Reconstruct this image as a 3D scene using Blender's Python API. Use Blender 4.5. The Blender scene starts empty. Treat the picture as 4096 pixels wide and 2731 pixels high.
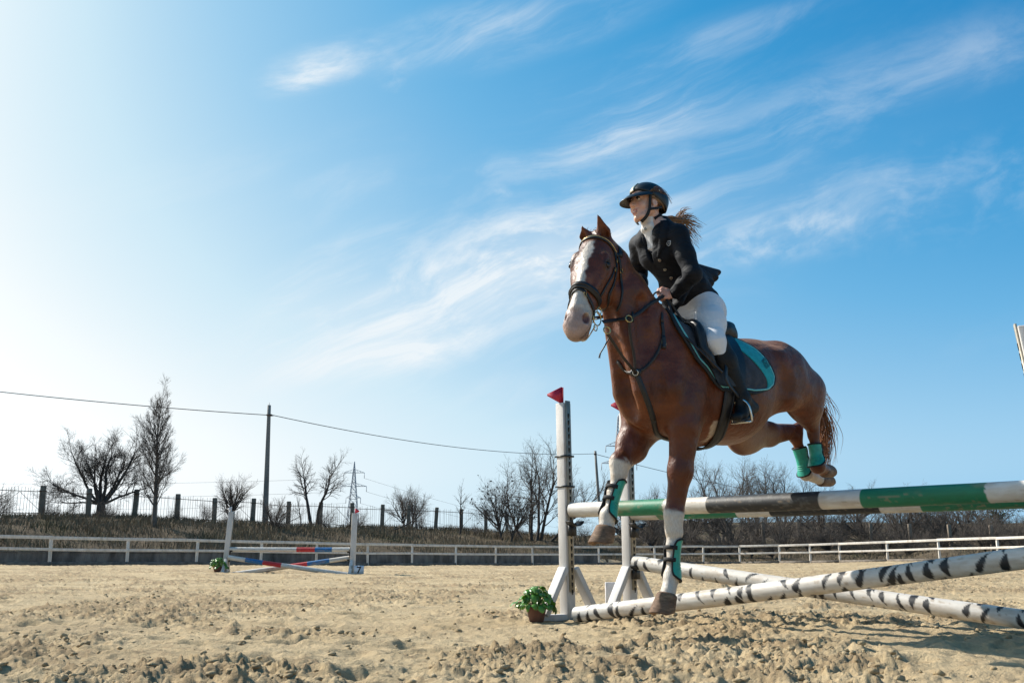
import bpy, math, random
import numpy as np
from mathutils import Vector, Matrix
from mathutils.bvhtree import BVHTree

# ------------------------------------------------------------------ camera
scene = bpy.context.scene
CAM_Z, LENS, HORIZON = 0.46, 35.0, 2234.0           # photo is 4096 x 2731
FPX = LENS / 36.0 * 4096.0
PITCH = math.atan((HORIZON - 1365.5) / FPX)
cd = bpy.data.cameras.new("camera"); cam = bpy.data.objects.new("camera", cd)
scene.collection.objects.link(cam)
cam.location = (0, 0, CAM_Z); cam.rotation_euler = (math.pi / 2 + PITCH, 0, 0)
cd.lens = LENS; cd.sensor_width = 36; cd.sensor_fit = 'HORIZONTAL'
cd.clip_start = 0.05; cd.clip_end = 6000
scene.camera = cam
for k, v in dict(max_bounces=5, diffuse_bounces=2, glossy_bounces=3, transmission_bounces=2, transparent_max_bounces=4).items(): setattr(scene.cycles, k, v)

# ------------------------------------------------------------------ light
SUN_AZ, SUN_EL = math.radians(62), math.radians(40)   # azimuth: degrees left of the view
SKY_STRENGTH = 0.13
sd = bpy.data.lights.new("sun", 'SUN'); sun = bpy.data.objects.new("sun", sd)
scene.collection.objects.link(sun)
sd.energy = 5.0; sd.angle = math.radians(0.53); sd.color = (1.0, 0.95, 0.86)
SUN_DIR = Vector((-math.sin(SUN_AZ) * math.cos(SUN_EL), math.cos(SUN_AZ) * math.cos(SUN_EL), math.sin(SUN_EL)))
sun.rotation_euler = SUN_DIR.to_track_quat('Z', 'Y').to_euler()
sun.location = (-20, 12, 20)
vs = scene.view_settings
vs.view_transform = 'Standard'; vs.look = 'None'; vs.exposure = 0.42; vs.gamma = 1.0; vs.use_curve_mapping = False

def ray(qx, qy):
    r = (qx - 2048.0) / FPX; u = (1365.5 - qy) / FPX
    return np.array([r, math.cos(PITCH) - u * math.sin(PITCH), math.sin(PITCH) + u * math.cos(PITCH)])
CAM = np.array([0, 0, CAM_Z])
def at(qx, qy, Y):
    d = ray(qx, qy); return CAM + d * (Y / d[1])
def proj(p):
    p = np.asarray(p, float) - CAM
    z = p[1] * math.cos(PITCH) + p[2] * math.sin(PITCH); u = -p[1] * math.sin(PITCH) + p[2] * math.cos(PITCH)
    return 2048 + FPX * p[0] / z, 1365.5 - FPX * u / z

# ------------------------------------------------------------------ node helpers
class NT:
    def __init__(s, tree): s.t = tree; s.n = tree.nodes; s.l = tree.links
    def new(s, typ, **kw):
        n = s.n.new(typ)
        for k, v in kw.items(): setattr(n, k, v)
        return n
    def put(s, sock, v):
        if isinstance(v, bpy.types.NodeSocket): s.l.new(v, sock)
        elif v is not None: sock.default_value = v
    def math(s, op, a, b=None, c=None, clamp=False):
        n = s.new('ShaderNodeMath', operation=op, use_clamp=clamp)
        s.put(n.inputs[0], a); s.put(n.inputs[1], b); s.put(n.inputs[2], c); return n.outputs[0]
    def vmath(s, op, a, b=None):
        n = s.new('ShaderNodeVectorMath', operation=op)
        s.put(n.inputs[0], a); s.put(n.inputs[1], b)
        return n.outputs['Value'] if op in ('LENGTH', 'DOT_PRODUCT') else n.outputs[0]
    def mapping(s, v, loc=(0,0,0), rot=(0,0,0), scale=(1,1,1)):
        n = s.new('ShaderNodeMapping'); s.put(n.inputs[0], v)
        n.inputs[1].default_value = loc; n.inputs[2].default_value = rot; n.inputs[3].default_value = scale
        return n.outputs[0]
    def noise(s, v, scale, detail=4, rough=0.55, dist=0.0, out='Fac'):
        n = s.new('ShaderNodeTexNoise'); s.put(n.inputs['Vector'], v)
        n.inputs['Scale'].default_value = scale; n.inputs['Detail'].default_value = detail
        n.inputs['Roughness'].default_value = rough; n.inputs['Distortion'].default_value = dist
        return n.outputs[out]
    def mrange(s, v, a, b, c=0.0, d=1.0, smooth=True):
        n = s.new('ShaderNodeMapRange', interpolation_type='SMOOTHSTEP' if smooth else 'LINEAR')
        s.put(n.inputs[0], v); n.inputs[1].default_value = a; n.inputs[2].default_value = b
        n.inputs[3].default_value = c; n.inputs[4].default_value = d; return n.outputs[0]
    def ramp(s, f, stops):
        n = s.new('ShaderNodeValToRGB'); s.put(n.inputs[0], f); e = n.color_ramp.elements
        while len(e) < len(stops): e.new(0.5)
        for x, (p, c) in zip(e, stops): x.position = p; x.color = (*c, 1)
        return n.outputs[0]
    def mix(s, f, a, b, mode='MIX'):
        n = s.new('ShaderNodeMix', data_type='RGBA', blend_type=mode)
        s.put(n.inputs[0], f)
        for k, v in ((6, a), (7, b)):
            if isinstance(v, tuple): v = (*v[:3], 1)
            s.put(n.inputs[k], v)
        return n.outputs[2]
    def bump(s, h, strength=0.3, dist=0.01, normal=None):
        n = s.new('ShaderNodeBump'); n.inputs['Strength'].default_value = strength
        n.inputs['Distance'].default_value = dist; s.put(n.inputs['Height'], h)
        if normal is not None: s.put(n.inputs['Normal'], normal)
        return n.outputs[0]

def new_mat(name):
    m = bpy.data.materials.new(name); m.use_nodes = True
    nt = NT(m.node_tree); b = nt.n['Principled BSDF']
    tc = nt.new('ShaderNodeTexCoord')
    return m, nt, b, tc
def simple(name, col, rough=0.6, var=0.15, nscale=12, bump=0.15, bscale=60, bdist=0.004, metal=0.0, spec=0.5, stain=None, stain_amt=0.0, stain_scale=5, sheen=0.0, stretch=(1,1,1), coord='Object'):
    """Plain procedural surface: colour with fine variation, optional stains, fine relief."""
    m, nt, b, tc = new_mat(name)
    v = tc.outputs[coord]
    if stretch != (1,1,1): v = nt.mapping(v, scale=stretch)
    n1 = nt.noise(v, nscale, 5, 0.6)
    dark = tuple(c * (1 - var) for c in col); lite = tuple(min(1, c * (1 + var)) for c in col)
    c = nt.mix(nt.mrange(n1, 0.3, 0.7), dark, lite)
    if stain:
        n2 = nt.noise(v, stain_scale, 6, 0.65)
        c = nt.mix(nt.math('MULTIPLY', nt.mrange(n2, 0.5, 0.72), stain_amt), c, stain)
    nt.put(b.inputs['Base Color'], c)
    b.inputs['Roughness'].default_value = rough; b.inputs['Metallic'].default_value = metal
    b.inputs['Specular IOR Level'].default_value = spec
    if sheen: b.inputs['Sheen Weight'].default_value = sheen; b.inputs['Sheen Roughness'].default_value = 0.5
    if bump: nt.put(b.inputs['Normal'], nt.bump(nt.noise(v, bscale, 4, 0.6), bump, bdist))
    return m

# ------------------------------------------------------------------ object helpers
COL = scene.collection
def tag(o, label=None, cat=None, group=None, kind=None):
    if label: o["label"] = label
    if cat: o["category"] = cat
    if group: o["group"] = group
    if kind: o["kind"] = kind
    return o
def empty(name, loc, label=None, cat=None, group=None):
    o = bpy.data.objects.new(name, None); COL.objects.link(o); o.location = loc
    o.empty_display_size = 0.1
    return tag(o, label, cat, group)
def mesh_np(name, V, faces):
    """V (n,3); faces: list of int arrays each (m,k)."""
    me = bpy.data.meshes.new(name); V = np.ascontiguousarray(V, np.float32)
    me.vertices.add(len(V)); me.vertices.foreach_set('co', V.ravel())
    faces = [np.asarray(f, np.int32) for f in faces if len(f)]
    nl = sum(f.size for f in faces); npoly = sum(len(f) for f in faces)
    me.loops.add(nl); me.polygons.add(npoly)
    me.loops.foreach_set('vertex_index', np.concatenate([f.ravel() for f in faces]))
    tot = np.concatenate([np.full(len(f), f.shape[1], np.int32) for f in faces])
    st = np.concatenate([[0], np.cumsum(tot)[:-1]]).astype(np.int32)
    me.polygons.foreach_set('loop_start', st); me.polygons.foreach_set('loop_total', tot)
    me.update(calc_edges=True); me.validate()
    return me
def obj(name, me, mat=None, parent=None, smooth=True, origin=None):
    """Link a mesh given in world coordinates; stored relative to its parent/origin."""
    o = bpy.data.objects.new(name, me); COL.objects.link(o)
    off = None
    if parent is not None:
        o.parent = parent; w = Vector((0,0,0)); p = parent
        while p is not None: w += p.location; p = p.parent
        off = w
    elif origin is not None:
        off = Vector(origin); o.location = off
    if off is not None: me.transform(Matrix.Translation(-off))
    if mat is not None:
        for m in (mat if isinstance(mat, (list, tuple)) else [mat]): me.materials.append(m)
    if smooth: me.polygons.foreach_set('use_smooth', np.ones(len(me.polygons), bool))
    return o
class MB:
    """Collects simple shapes, builds ONE mesh object."""
    def __init__(s): s.v = []; s.f = {}; s.n = 0; s.mi = []
    def add(s, V, F, m=0):
        V = np.asarray(V, float)
        for f in F: s.f.setdefault(len(f), []).append(([i + s.n for i in f], m))
        s.v.append(V); s.n += len(V)
    def box(s, c, size, R=None, m=0, taper=None):
        c = np.asarray(c, float); sx, sy, sz = (x / 2 for x in size)
        P = np.array([[x, y, z] for z in (-sz, sz) for y in (-sy, sy) for x in (-sx, sx)])
        if taper: P[4:, 0] *= taper; P[4:, 1] *= taper
        if R is not None: P = P @ np.asarray(R).T
        s.add(P + c, [(0,2,3,1), (4,5,7,6), (0,1,5,4), (2,6,7,3), (0,4,6,2), (1,3,7,5)], m)
    def bar(s, p0, p1, w, h, up=(0,0,1), m=0):
        p0 = np.asarray(p0, float); p1 = np.asarray(p1, float); e = p1 - p0; L = np.linalg.norm(e); e /= L
        up = np.asarray(up, float); sd = np.cross(e, up); n = np.linalg.norm(sd)
        if n < 1e-4: sd = np.cross(e, (1,0,0)); n = np.linalg.norm(sd)
        sd /= n; u = np.cross(sd, e)
        s.box((p0 + p1) / 2, (w, L, h), np.stack([sd, e, u], 1), m)
    def tube(s, pts, rad, n=8, cap=True, m=0, closed=False):
        pts = np.asarray(pts, float); N = len(pts)
        rad = np.full(N, rad, float) if np.isscalar(rad) else np.asarray(rad, float)
        T = np.gradient(pts, axis=0) if not closed else (np.roll(pts, -1, 0) - np.roll(pts, 1, 0))
        T /= np.linalg.norm(T, axis=1)[:, None] + 1e-9
        ref = np.array([0,0,1.0]) if abs(T[0][2]) < 0.9 else np.array([1.0,0,0])
        V = []
        for i in range(N):
            a = np.cross(T[i], ref); a /= np.linalg.norm(a) + 1e-9; b = np.cross(a, T[i]); ref = b
            for k in range(n):
                t = 2 * math.pi * k / n; V.append(pts[i] + rad[i] * (math.cos(t) * a + math.sin(t) * b))
        F = []
        for i in range(N if closed else N - 1):
            j = (i + 1) % N
            for k in range(n): F.append((i*n+k, i*n+(k+1)%n, j*n+(k+1)%n, j*n+k))
        if cap and not closed: F.append(tuple(range(n))[::-1]); F.append(tuple((N-1)*n+k for k in range(n)))
        s.add(V, F, m)
    def rings(s, R, cap=True, m=0):
        """list of equally long point rings -> lofted skin"""
        n = len(R[0]); F = []
        for i in range(len(R) - 1):
            for k in range(n): F.append((i*n+k, i*n+(k+1)%n, (i+1)*n+(k+1)%n, (i+1)*n+k))
        if cap: F.append(tuple(range(n))[::-1]); F.append(tuple((len(R)-1)*n+k for k in range(n)))
        s.add(np.concatenate([np.asarray(r, float) for r in R]), F, m)
    def ribbon(s, P, N, width, thick, m=0):
        P = np.asarray(P, float); N = np.asarray(N, float); T = np.gradient(P, axis=0)
        T /= np.linalg.norm(T, axis=1)[:, None] + 1e-9
        N = N - (N * T).sum(1)[:, None] * T; N /= np.linalg.norm(N, axis=1)[:, None] + 1e-9
        S = np.cross(T, N); w = (np.full(len(P), width) if np.isscalar(width) else np.asarray(width))[:, None] / 2
        R = []
        for i in range(len(P)):
            e = w[i] * S[i]; n = N[i] * thick
            R.append([P[i]-e, P[i]-e*0.96+n, P[i]+e*0.96+n, P[i]+e])
        s.rings(R, True, m)
    def data(s, name):
        V = np.concatenate(s.v); fs = []; mi = []
        for k, L in s.f.items():
            fs.append(np.array([a for a, _ in L], np.int32)); mi += [b for _, b in L]
        me = mesh_np(name, V, fs)
        if any(mi): me.polygons.foreach_set('material_index', np.array(mi, np.int32))
        return me
    def build(s, name, mat, parent=None, smooth=False, origin=None):
        return obj(name, s.data(name), mat, parent, smooth, origin)
def sharp(o, deg=35):
    """smooth shading with hard edges kept"""
    o.data.polygons.foreach_set('use_smooth', np.ones(len(o.data.polygons), bool))
    o.data.set_sharp_from_angle(angle=math.radians(deg)); return o
def bevel(o, w, seg=2):
    md = o.modifiers.new('bevel', 'BEVEL'); md.width = w; md.segments = seg; md.limit_method = 'ANGLE'; md.angle_limit = math.radians(40)
    return o
def catmull(P, n=8):
    P = np.asarray(P, float); Q = np.vstack([2*P[0]-P[1], P, 2*P[-1]-P[-2]]); out = []
    for i in range(1, len(Q) - 2):
        for t in np.linspace(0, 1, n, endpoint=False):
            a, b, c, d = Q[i-1:i+3]
            out.append(0.5 * (2*b + (c-a)*t + (2*a-5*b+4*c-d)*t*t + (3*b-a-3*c+d)*t**3))
    out.append(Q[-2]); return np.array(out)

# ------------------------------------------------------------------ value noise (numpy)
def _hash(ix, iy, seed):
    h = (ix.astype(np.int64) * 374761393 + iy.astype(np.int64) * 668265263 + seed * 1274126177) & 0xffffffff
    h = ((h ^ (h >> 13)) * 1274126177) & 0xffffffff
    return ((h ^ (h >> 16)) & 0xffff) / 65535.0
def vnoise(x, y, seed=0):
    ix = np.floor(x); iy = np.floor(y); fx = x - ix; fy = y - iy
    fx = fx*fx*fx*(fx*(fx*6-15)+10); fy = fy*fy*fy*(fy*(fy*6-15)+10)
    a = _hash(ix, iy, seed); b = _hash(ix+1, iy, seed); c = _hash(ix, iy+1, seed); d = _hash(ix+1, iy+1, seed)
    return (a*(1-fx)+b*fx)*(1-fy) + (c*(1-fx)+d*fx)*fy
def fbm(x, y, oct=4, seed=0, gain=0.5):
    s = 0; a = 1; t = 0
    for o in range(oct): s = s + a * vnoise(x*2**o, y*2**o, seed+o*7); t += a; a *= gain
    return s / t

# ------------------------------------------------------------------ implicit surfaces
class Field:
    def __init__(s, lo, hi, h):
        s.lo = np.asarray(lo, np.float32); s.h = h
        s.n = np.ceil((np.asarray(hi) - s.lo) / h).astype(int) + 1
        s.d = np.full(s.n, 1.0, np.float32)
        s.ax = [s.lo[i] + h * np.arange(s.n[i], dtype=np.float32) for i in range(3)]
    def sl(s, lo, hi):
        a = [max(0, int((lo[i]-s.lo[i])/s.h)) for i in range(3)]
        b = [min(s.n[i], int((hi[i]-s.lo[i])/s.h)+2) for i in range(3)]
        if any(b[i] <= a[i] for i in range(3)): return None
        return tuple(slice(a[i], b[i]) for i in range(3))
    def grid(s, S):
        return (s.ax[0][S[0]][:,None,None], s.ax[1][S[1]][None,:,None], s.ax[2][S[2]][None,None,:])
    def put(s, fn, lo, hi, k=0.02, op='u'):
        m = k + 3*s.h; lo = np.asarray(lo)-m; hi = np.asarray(hi)+m
        S = s.sl(lo, hi)
        if S is None: return
        X, Y, Z = s.grid(S); b = fn(X, Y, Z).astype(np.float32); a = s.d[S]
        if op == 'u':
            h = np.maximum(k - np.abs(a-b), 0) / k; s.d[S] = np.minimum(a, b) - h*h*k*0.25
        elif op == 's':
            b = -b; h = np.maximum(k - np.abs(a-b), 0) / k; s.d[S] = np.maximum(a, b) + h*h*k*0.25
    def cap(s, p0, p1, r0, r1, k=0.03, ax=(0,1,0), op='u'):
        """elliptical tapered capsule; r = radius or (along ax, across)"""
        p0 = np.asarray(p0, float); p1 = np.asarray(p1, float); e = p1-p0; L = np.linalg.norm(e)
        if L < 1e-5: e = np.array([0,0,1.0]); L = 1e-5; p1 = p0 + e*L
        else: e = e/L
        a0, b0 = (r0, r0) if np.isscalar(r0) else r0; a1, b1 = (r1, r1) if np.isscalar(r1) else r1
        sx = np.asarray(ax, float); sx = sx - (sx@e)*e; sx /= np.linalg.norm(sx)+1e-9; my = np.cross(e, sx)
        def fn(X, Y, Z):
            X = X-p0[0]; Y = Y-p0[1]; Z = Z-p0[2]
            te = X*e[0]+Y*e[1]+Z*e[2]; t = np.clip(te/L, 0, 1)
            x = X*sx[0]+Y*sx[1]+Z*sx[2]; y = X*my[0]+Y*my[1]+Z*my[2]; z = te-t*L
            a = a0+(a1-a0)*t; b = b0+(b1-b0)*t; c = np.minimum(a, b)
            x = x/a; y = y/b; z = z/c
            k0 = np.sqrt(x*x+y*y+z*z)+1e-6; x = x/a; y = y/b; z = z/c
            return k0*(k0-1)/(np.sqrt(x*x+y*y+z*z)+1e-6)
        R = max(a0, b0, a1, b1)
        s.put(fn, np.minimum(p0, p1)-R, np.maximum(p0, p1)+R, k, op)
    def chain(s, nodes, k=0.03, ax=(0,1,0)):
        for (p, r), (q, t) in zip(nodes[:-1], nodes[1:]): s.cap(p, q, r, t, k, ax)
    def ell(s, c, r, A=None, k=0.03, op='u'):
        c = np.asarray(c, float); A = np.eye(3) if A is None else np.asarray(A, float)   # rows = axes
        r = np.asarray(r if not np.isscalar(r) else (r, r, r), float)
        def fn(X, Y, Z):
            X = X-c[0]; Y = Y-c[1]; Z = Z-c[2]; q = [(X*A[i,0]+Y*A[i,1]+Z*A[i,2])/r[i] for i in range(3)]
            k0 = np.sqrt(q[0]**2+q[1]**2+q[2]**2)+1e-6
            return k0*(k0-1)/(np.sqrt((q[0]/r[0])**2+(q[1]/r[1])**2+(q[2]/r[2])**2)+1e-6)
        R = np.abs(A.T) @ r
        s.put(fn, c-R, c+R, k, op)
    def plane(s, p, n, k=0.005, lo=None, hi=None):
        """cut away the side n points to"""
        p = np.asarray(p, float); n = np.asarray(n, float); n = n/np.linalg.norm(n)
        def fn(X, Y, Z): return -((X-p[0])*n[0]+(Y-p[1])*n[1]+(Z-p[2])*n[2])
        lo = s.lo if lo is None else lo; hi = s.lo+s.h*s.n if hi is None else hi
        s.put(fn, lo, hi, k, 's')
    def mesh(s):
        """naive surface nets -> verts, quads"""
        d = s.d; I = d < 0; n = s.n
        cnt = np.zeros(n-1, np.uint8)
        for i in (0,1):
            for j in (0,1):
                for k in (0,1): cnt += I[i:n[0]-1+i, j:n[1]-1+j, k:n[2]-1+k]
        act = (cnt > 0) & (cnt < 8); ci = np.argwhere(act); N = len(ci)
        idx = np.full(n-1, -1, np.int32); idx[act] = np.arange(N, dtype=np.int32)
        cor = [(i,j,k) for i in (0,1) for j in (0,1) for k in (0,1)]
        val = {c: d[ci[:,0]+c[0], ci[:,1]+c[1], ci[:,2]+c[2]] for c in cor}
        P = np.zeros((N,3)); W = np.zeros(N)
        for c in cor:
            for a in range(3):
                if c[a] == 0:
                    e = list(c); e[a] = 1; e = tuple(e); v0, v1 = val[c], val[e]; m = (v0 < 0) != (v1 < 0)
                    t = np.where(m, v0/np.where(m, v0-v1, 1), 0); q = np.tile(np.array(c, float), (N,1)); q[:,a] += t
                    P[m] += q[m]; W += m
        V = s.lo + s.h*(ci + P/W[:,None])
        Q = []
        for a in range(3):
            sl0 = [slice(1, n[i]-1) for i in range(3)]; sl1 = list(sl0)
            sl0[a] = slice(0, n[a]-1); sl1[a] = slice(1, n[a])
            A = I[tuple(sl0)]; B = I[tuple(sl1)]; w = np.argwhere(A != B)
            off = np.ones(3, int); off[a] = 0; g = w+off; ins = A[w[:,0], w[:,1], w[:,2]]
            b, c = (a+1)%3, (a+2)%3
            def cell(db, dc):
                q = g.copy(); q[:,b] -= db; q[:,c] -= dc; return idx[q[:,0], q[:,1], q[:,2]]
            f = np.stack([cell(1,1), cell(0,1), cell(0,0), cell(1,0)], 1); f[~ins] = f[~ins][:, ::-1]
            Q.append(f)
        Q = np.concatenate(Q); Q = Q[(Q >= 0).all(1)]
        return V, Q
def relax(V, Q, it=2, lam=0.5):
    E = np.concatenate([Q[:, [i, (i+1)%4]] for i in range(4)])
    n = np.bincount(E[:,0], minlength=len(V)) + np.bincount(E[:,1], minlength=len(V))
    for _ in range(it):
        A = np.zeros_like(V)
        for a in range(3):
            A[:,a] = np.bincount(E[:,0], V[E[:,1],a], len(V)) + np.bincount(E[:,1], V[E[:,0],a], len(V))
        V = V + lam*(A/np.maximum(n,1)[:,None]-V)
    return V
# ------------------------------------------------------------------ sky: clear spring air with thin cirrus
def make_world():
    w = bpy.data.worlds.new("World"); scene.world = w; w.use_nodes = True
    nt = NT(w.node_tree); bg = nt.n['Background']
    sky = nt.new('ShaderNodeTexSky', sky_type='NISHITA'); sky.sun_disc = False
    sky.sun_elevation = SUN_EL; sky.sun_rotation = SUN_ROT
    sky.altitude = 50; sky.air_density = 1.0; sky.dust_density = DUST; sky.ozone_density = OZONE
    D = nt.new('ShaderNodeTexCoord').outputs['Generated']
    w.cycles.sampling_method = 'MANUAL'; w.cycles.sample_map_resolution = 256
    sx = nt.new('ShaderNodeSeparateXYZ'); nt.put(sx.inputs[0], D); cx = nt.new('ShaderNodeCombineXYZ'); nt.put(cx.inputs[0], sx.outputs[0]); nt.put(cx.inputs[1], sx.outputs[1]); nt.put(cx.inputs[2], nt.math('MAXIMUM', sx.outputs[2], .07)); nt.put(sky.inputs[0], nt.vmath('NORMALIZE', cx.outputs[0]))
    def unit(v): return v/np.linalg.norm(v)
    c0 = unit(ray(2048,1100)); rt = np.array([1.0,0,0]); upv = np.cross(rt, c0)
    th = math.radians(19); S = rt*math.cos(th)+upv*math.sin(th); T = -rt*math.sin(th)+upv*math.cos(th)
    def comb(x, y, z):
        n = nt.new('ShaderNodeCombineXYZ'); nt.put(n.inputs[0], x); nt.put(n.inputs[1], y); nt.put(n.inputs[2], z); return n.outputs[0]
    a = nt.vmath('DOT_PRODUCT', D, tuple(S)); b = nt.vmath('DOT_PRODUCT', D, tuple(T)); c = nt.vmath('DOT_PRODUCT', D, tuple(c0))
    warp = nt.noise(D, 3.5, 3, .5, out='Color'); wv = nt.vmath('MULTIPLY', nt.vmath('SUBTRACT', warp, (.5,.5,.5)), (.10,.10,.10))
    Sv = nt.vmath('ADD', comb(nt.math('MULTIPLY',a,.20), b, nt.math('MULTIPLY',c,.4)), wv)
    st = nt.noise(Sv, 20, 7, .66, .25)                      # long fibres
    mo = nt.noise(nt.vmath('ADD', comb(nt.math('MULTIPLY',a,.7), b, c), wv), 42, 5, .6, .2)      # mottling
    big = nt.noise(Sv, 6, 4, .5)
    fib = nt.mrange(st, .40, .72); mot = nt.mrange(mo, .40, .72); soft = nt.mrange(big, .30, .70)
    tex = nt.math('ADD', nt.math('MULTIPLY', fib, .62), nt.math('MULTIPLY', soft, .38))
    texm = nt.math('ADD', nt.math('MULTIPLY', mot, .75), nt.math('MULTIPLY', fib, .25))
    tot = None
    # (x, y, half length, half width, tilt deg, amount, kind) in photo pixels / 1.7415
    blobs = [(735,168,150,44,14,1.5,0),(690,195,110,26,18,.7,0),(905,190,40,45,35,.35,1),(1130,85,380,62,13,.85,0),(1520,135,360,50,20,.34,0),(1480,175,300,20,19,.3,0),(1440,300,280,56,27,.95,0),(1900,230,560,66,19,.30,0),(1700,60,300,26,20,.22,0),
             (1010,690,500,130,17,1.5,0),(1330,540,320,100,18,1.1,0),(760,690,250,50,15,.95,0),(780,590,210,44,16,.8,0),(1730,560,240,46,14,.65,1),(2130,440,420,95,14,.26,1),(1950,470,440,60,14,.22,0),(860,830,280,34,12,.95,0),
             (1010,940,330,44,10,.6,0),(1163,452,34,24,50,.45,1),(1120,400,150,34,25,.30,0),(820,420,160,36,15,.26,0),(420,826,80,14,8,.35,1),(1150,1010,220,24,8,.28,0),(560,800,130,20,10,.2,0),(2250,110,200,60,18,.14,0)]
    blobs += [(1230,610,820,230,17,.34,0),(1750,330,700,210,18,.20,0),(700,480,420,150,15,.16,0)]
    for x, y, hl, hw, ang, amt, kind in blobs:
        hw *= 1.25; amt *= .70
        q = 1.7415; d0 = unit(ray(x*q, y*q)); r1 = unit(np.cross(d0, np.cross(rt, d0))); u1 = np.cross(r1, d0); t = math.radians(ang)
        e1 = (r1*math.cos(t)+u1*math.sin(t))*(FPX/q/hl); e2 = (-r1*math.sin(t)+u1*math.cos(t))*(FPX/q/hw)
        dw = nt.vmath('ADD', D, nt.vmath('MULTIPLY', wv, (.5,.5,.5)))
        p = nt.vmath('DOT_PRODUCT', dw, tuple(e1)); r = nt.vmath('DOT_PRODUCT', dw, tuple(e2)); s = nt.vmath('DOT_PRODUCT', D, tuple(d0*9))
        ln = nt.vmath('LENGTH', comb(p, r, nt.math('MINIMUM', nt.math('SUBTRACT', s, 5.0), 0.0)))
        m = nt.math('MULTIPLY', nt.mrange(ln, 1.25, .15), amt); m = nt.math('MULTIPLY', m, texm if kind else tex)
        tot = m if tot is None else nt.math('ADD', tot, m)
    # the same thin cirrus goes on faintly all round
    z = nt.vmath('DOT_PRODUCT', D, (0,0,1)); thin = nt.math('MULTIPLY', nt.math('MULTIPLY', nt.mrange(big,.5,.8), fib), .22)
    tot = nt.math('MULTIPLY', nt.math('ADD', tot, thin), nt.mrange(z, .03, .16)); tot = nt.math('MINIMUM', tot, .92)
    # colour grade of the clear sky: deep azure where it is dark, milky towards the sun and the horizon
    K = SKY_STRENGTH*2**vs.exposure; lum = (.2126,.7152,.0722)
    Y = nt.math('MULTIPLY', nt.vmath('DOT_PRODUCT', sky.outputs[0], lum), K); Y = nt.math('MULTIPLY', nt.math('POWER', Y, 1.32), .97)
    Y = nt.math('SUBTRACT', Y, nt.math('MULTIPLY', nt.math('MAXIMUM', nt.math('SUBTRACT', Y, .78), 0.0), .38))
    C = nt.ramp(Y, [(.16,(.004,.225,.590)), (.30,(.050,.330,.660)), (.42,(.150,.445,.745)), (.58,(.340,.615,.850)), (.78,(.62,.83,.955)), (.97,(.91,.975,1.0))])
    sc = nt.math('DIVIDE', nt.math('DIVIDE', Y, nt.vmath('DOT_PRODUCT', C, lum)), K); clear = nt.vmath('MULTIPLY', C, comb(sc, sc, sc))
    col = nt.mix(tot, clear, tuple(c/K for c in CLOUD_COL))
    nt.put(bg.inputs[0], col); bg.inputs[1].default_value = SKY_STRENGTH
SUN_ROT = -SUN_AZ; DUST = 1.7; OZONE = 1.0; CLOUD_COL = (.87,.93,.97)
make_world()

# ------------------------------------------------------------------ lie of the land
WF = [(-1300,30.5,2264),(-800,33.2,2263),(-420,36,2262),(-130,38.5,2262),(197,41.5,2262),(507,44.5,2261),(784,47,2260),(1042,49.3,2261),(1264,51.6,2262),(1471,54,2263),(1648,56.2,2262),(1823,58.4,2262),(1982,60.3,2262),(2131,62,2261),(2397,65,2259),(2621,66,2257),(2814,66,2256),(2961,66,2255),(3119,64.5,2253),(3243,63,2252),(3362,61.5,2250),(3552,58.5,2247),(3762,55,2244),(3996,51,2243),(4260,47,2242),(4600,42.5,2241),(5000,38.5,2241),(5500,35,2241)]
WFP = np.array([at(x, y, Y) for x, Y, y in WF])
IFX = [-480,-250,-30,164,351,535,705,856,1008,1151,1278,1407,1528,1633,1740,1845,1945,2030,2119]
IFY = [2060,2064,2067,2070,2074,2080,2088,2096,2099,2110,2108,2116,2119,2120,2122,2125,2134,2140,2143]
IFP = np.array([at(x, y, 56+(x-164)*.0123) for x, y in zip(IFX, IFY)])
RPX = [2905,3053,3193,3331,3479,3637,3798,3961,4130,4310]
RPP = np.array([at(x, 2082+(x-2905)*.016, 82-(x-2905)*.006) for x in RPX])          # tops
def azr(P): return np.arctan2(P[...,0], P[...,1]), np.hypot(P[...,0], P[...,1])
_fa, _fr = azr(WFP); _ia, _ir = azr(np.vstack([IFP, RPP])); _iz = np.concatenate([IFP[:,2], RPP[:,2]-1.9])
def ground_z(x, y):
    a = np.arctan2(x, y); r = np.hypot(x, y); rf = np.interp(a, _fa, _fr); zf = np.interp(a, _fa, WFP[:,2])
    zf = zf*sm_(np.abs(a), 1.2, .8); t = np.clip((r-11)/(rf-11), 0, 1.3); return zf*t*t*(3-2*np.clip(t,0,1))
def sm_(x, a, b): t = np.clip((x-a)/(b-a), 0, 1); return t*t*(3-2*t)
def bank_z(x, y):
    """land beyond the arena rail"""
    a = np.arctan2(x, y); r = np.hypot(x, y); rf = np.interp(a, _fa, _fr)+1.3; ri = np.interp(a, _ia, _ir); zi = np.interp(a, _ia, _iz)
    zi = 2.4+(zi-2.4)*sm_(np.abs(a),1.2,.8); ri = np.maximum(ri, rf+4)
    left = sm_(a, .16, .03); z0 = .62*left+.16*(1-left); t = np.clip((r-rf)/(ri-rf), 0, 1)
    prof = left*(1-(1-t)**1.7)+(1-left)*t**1.25
    z = z0+(zi-z0)*prof + (r > ri)*np.minimum((r-ri)*.006, .5)
    n = fbm(x*.22, y*.22, 4, 21)-.5; m = fbm(x*1.1, y*1.1, 3, 5)-.5
    z = z+n*.45*np.minimum(1,t*4)+m*.16*np.minimum(1,t*4)
    z = z+sm_(a,.06,.16)*sm_(r,88,140)*3.4
    mound = np.exp(-(((a-math.atan((3760-2048)/FPX))/.035)**2+((r-70)/3.0)**2)); return z+mound*.55
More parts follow.
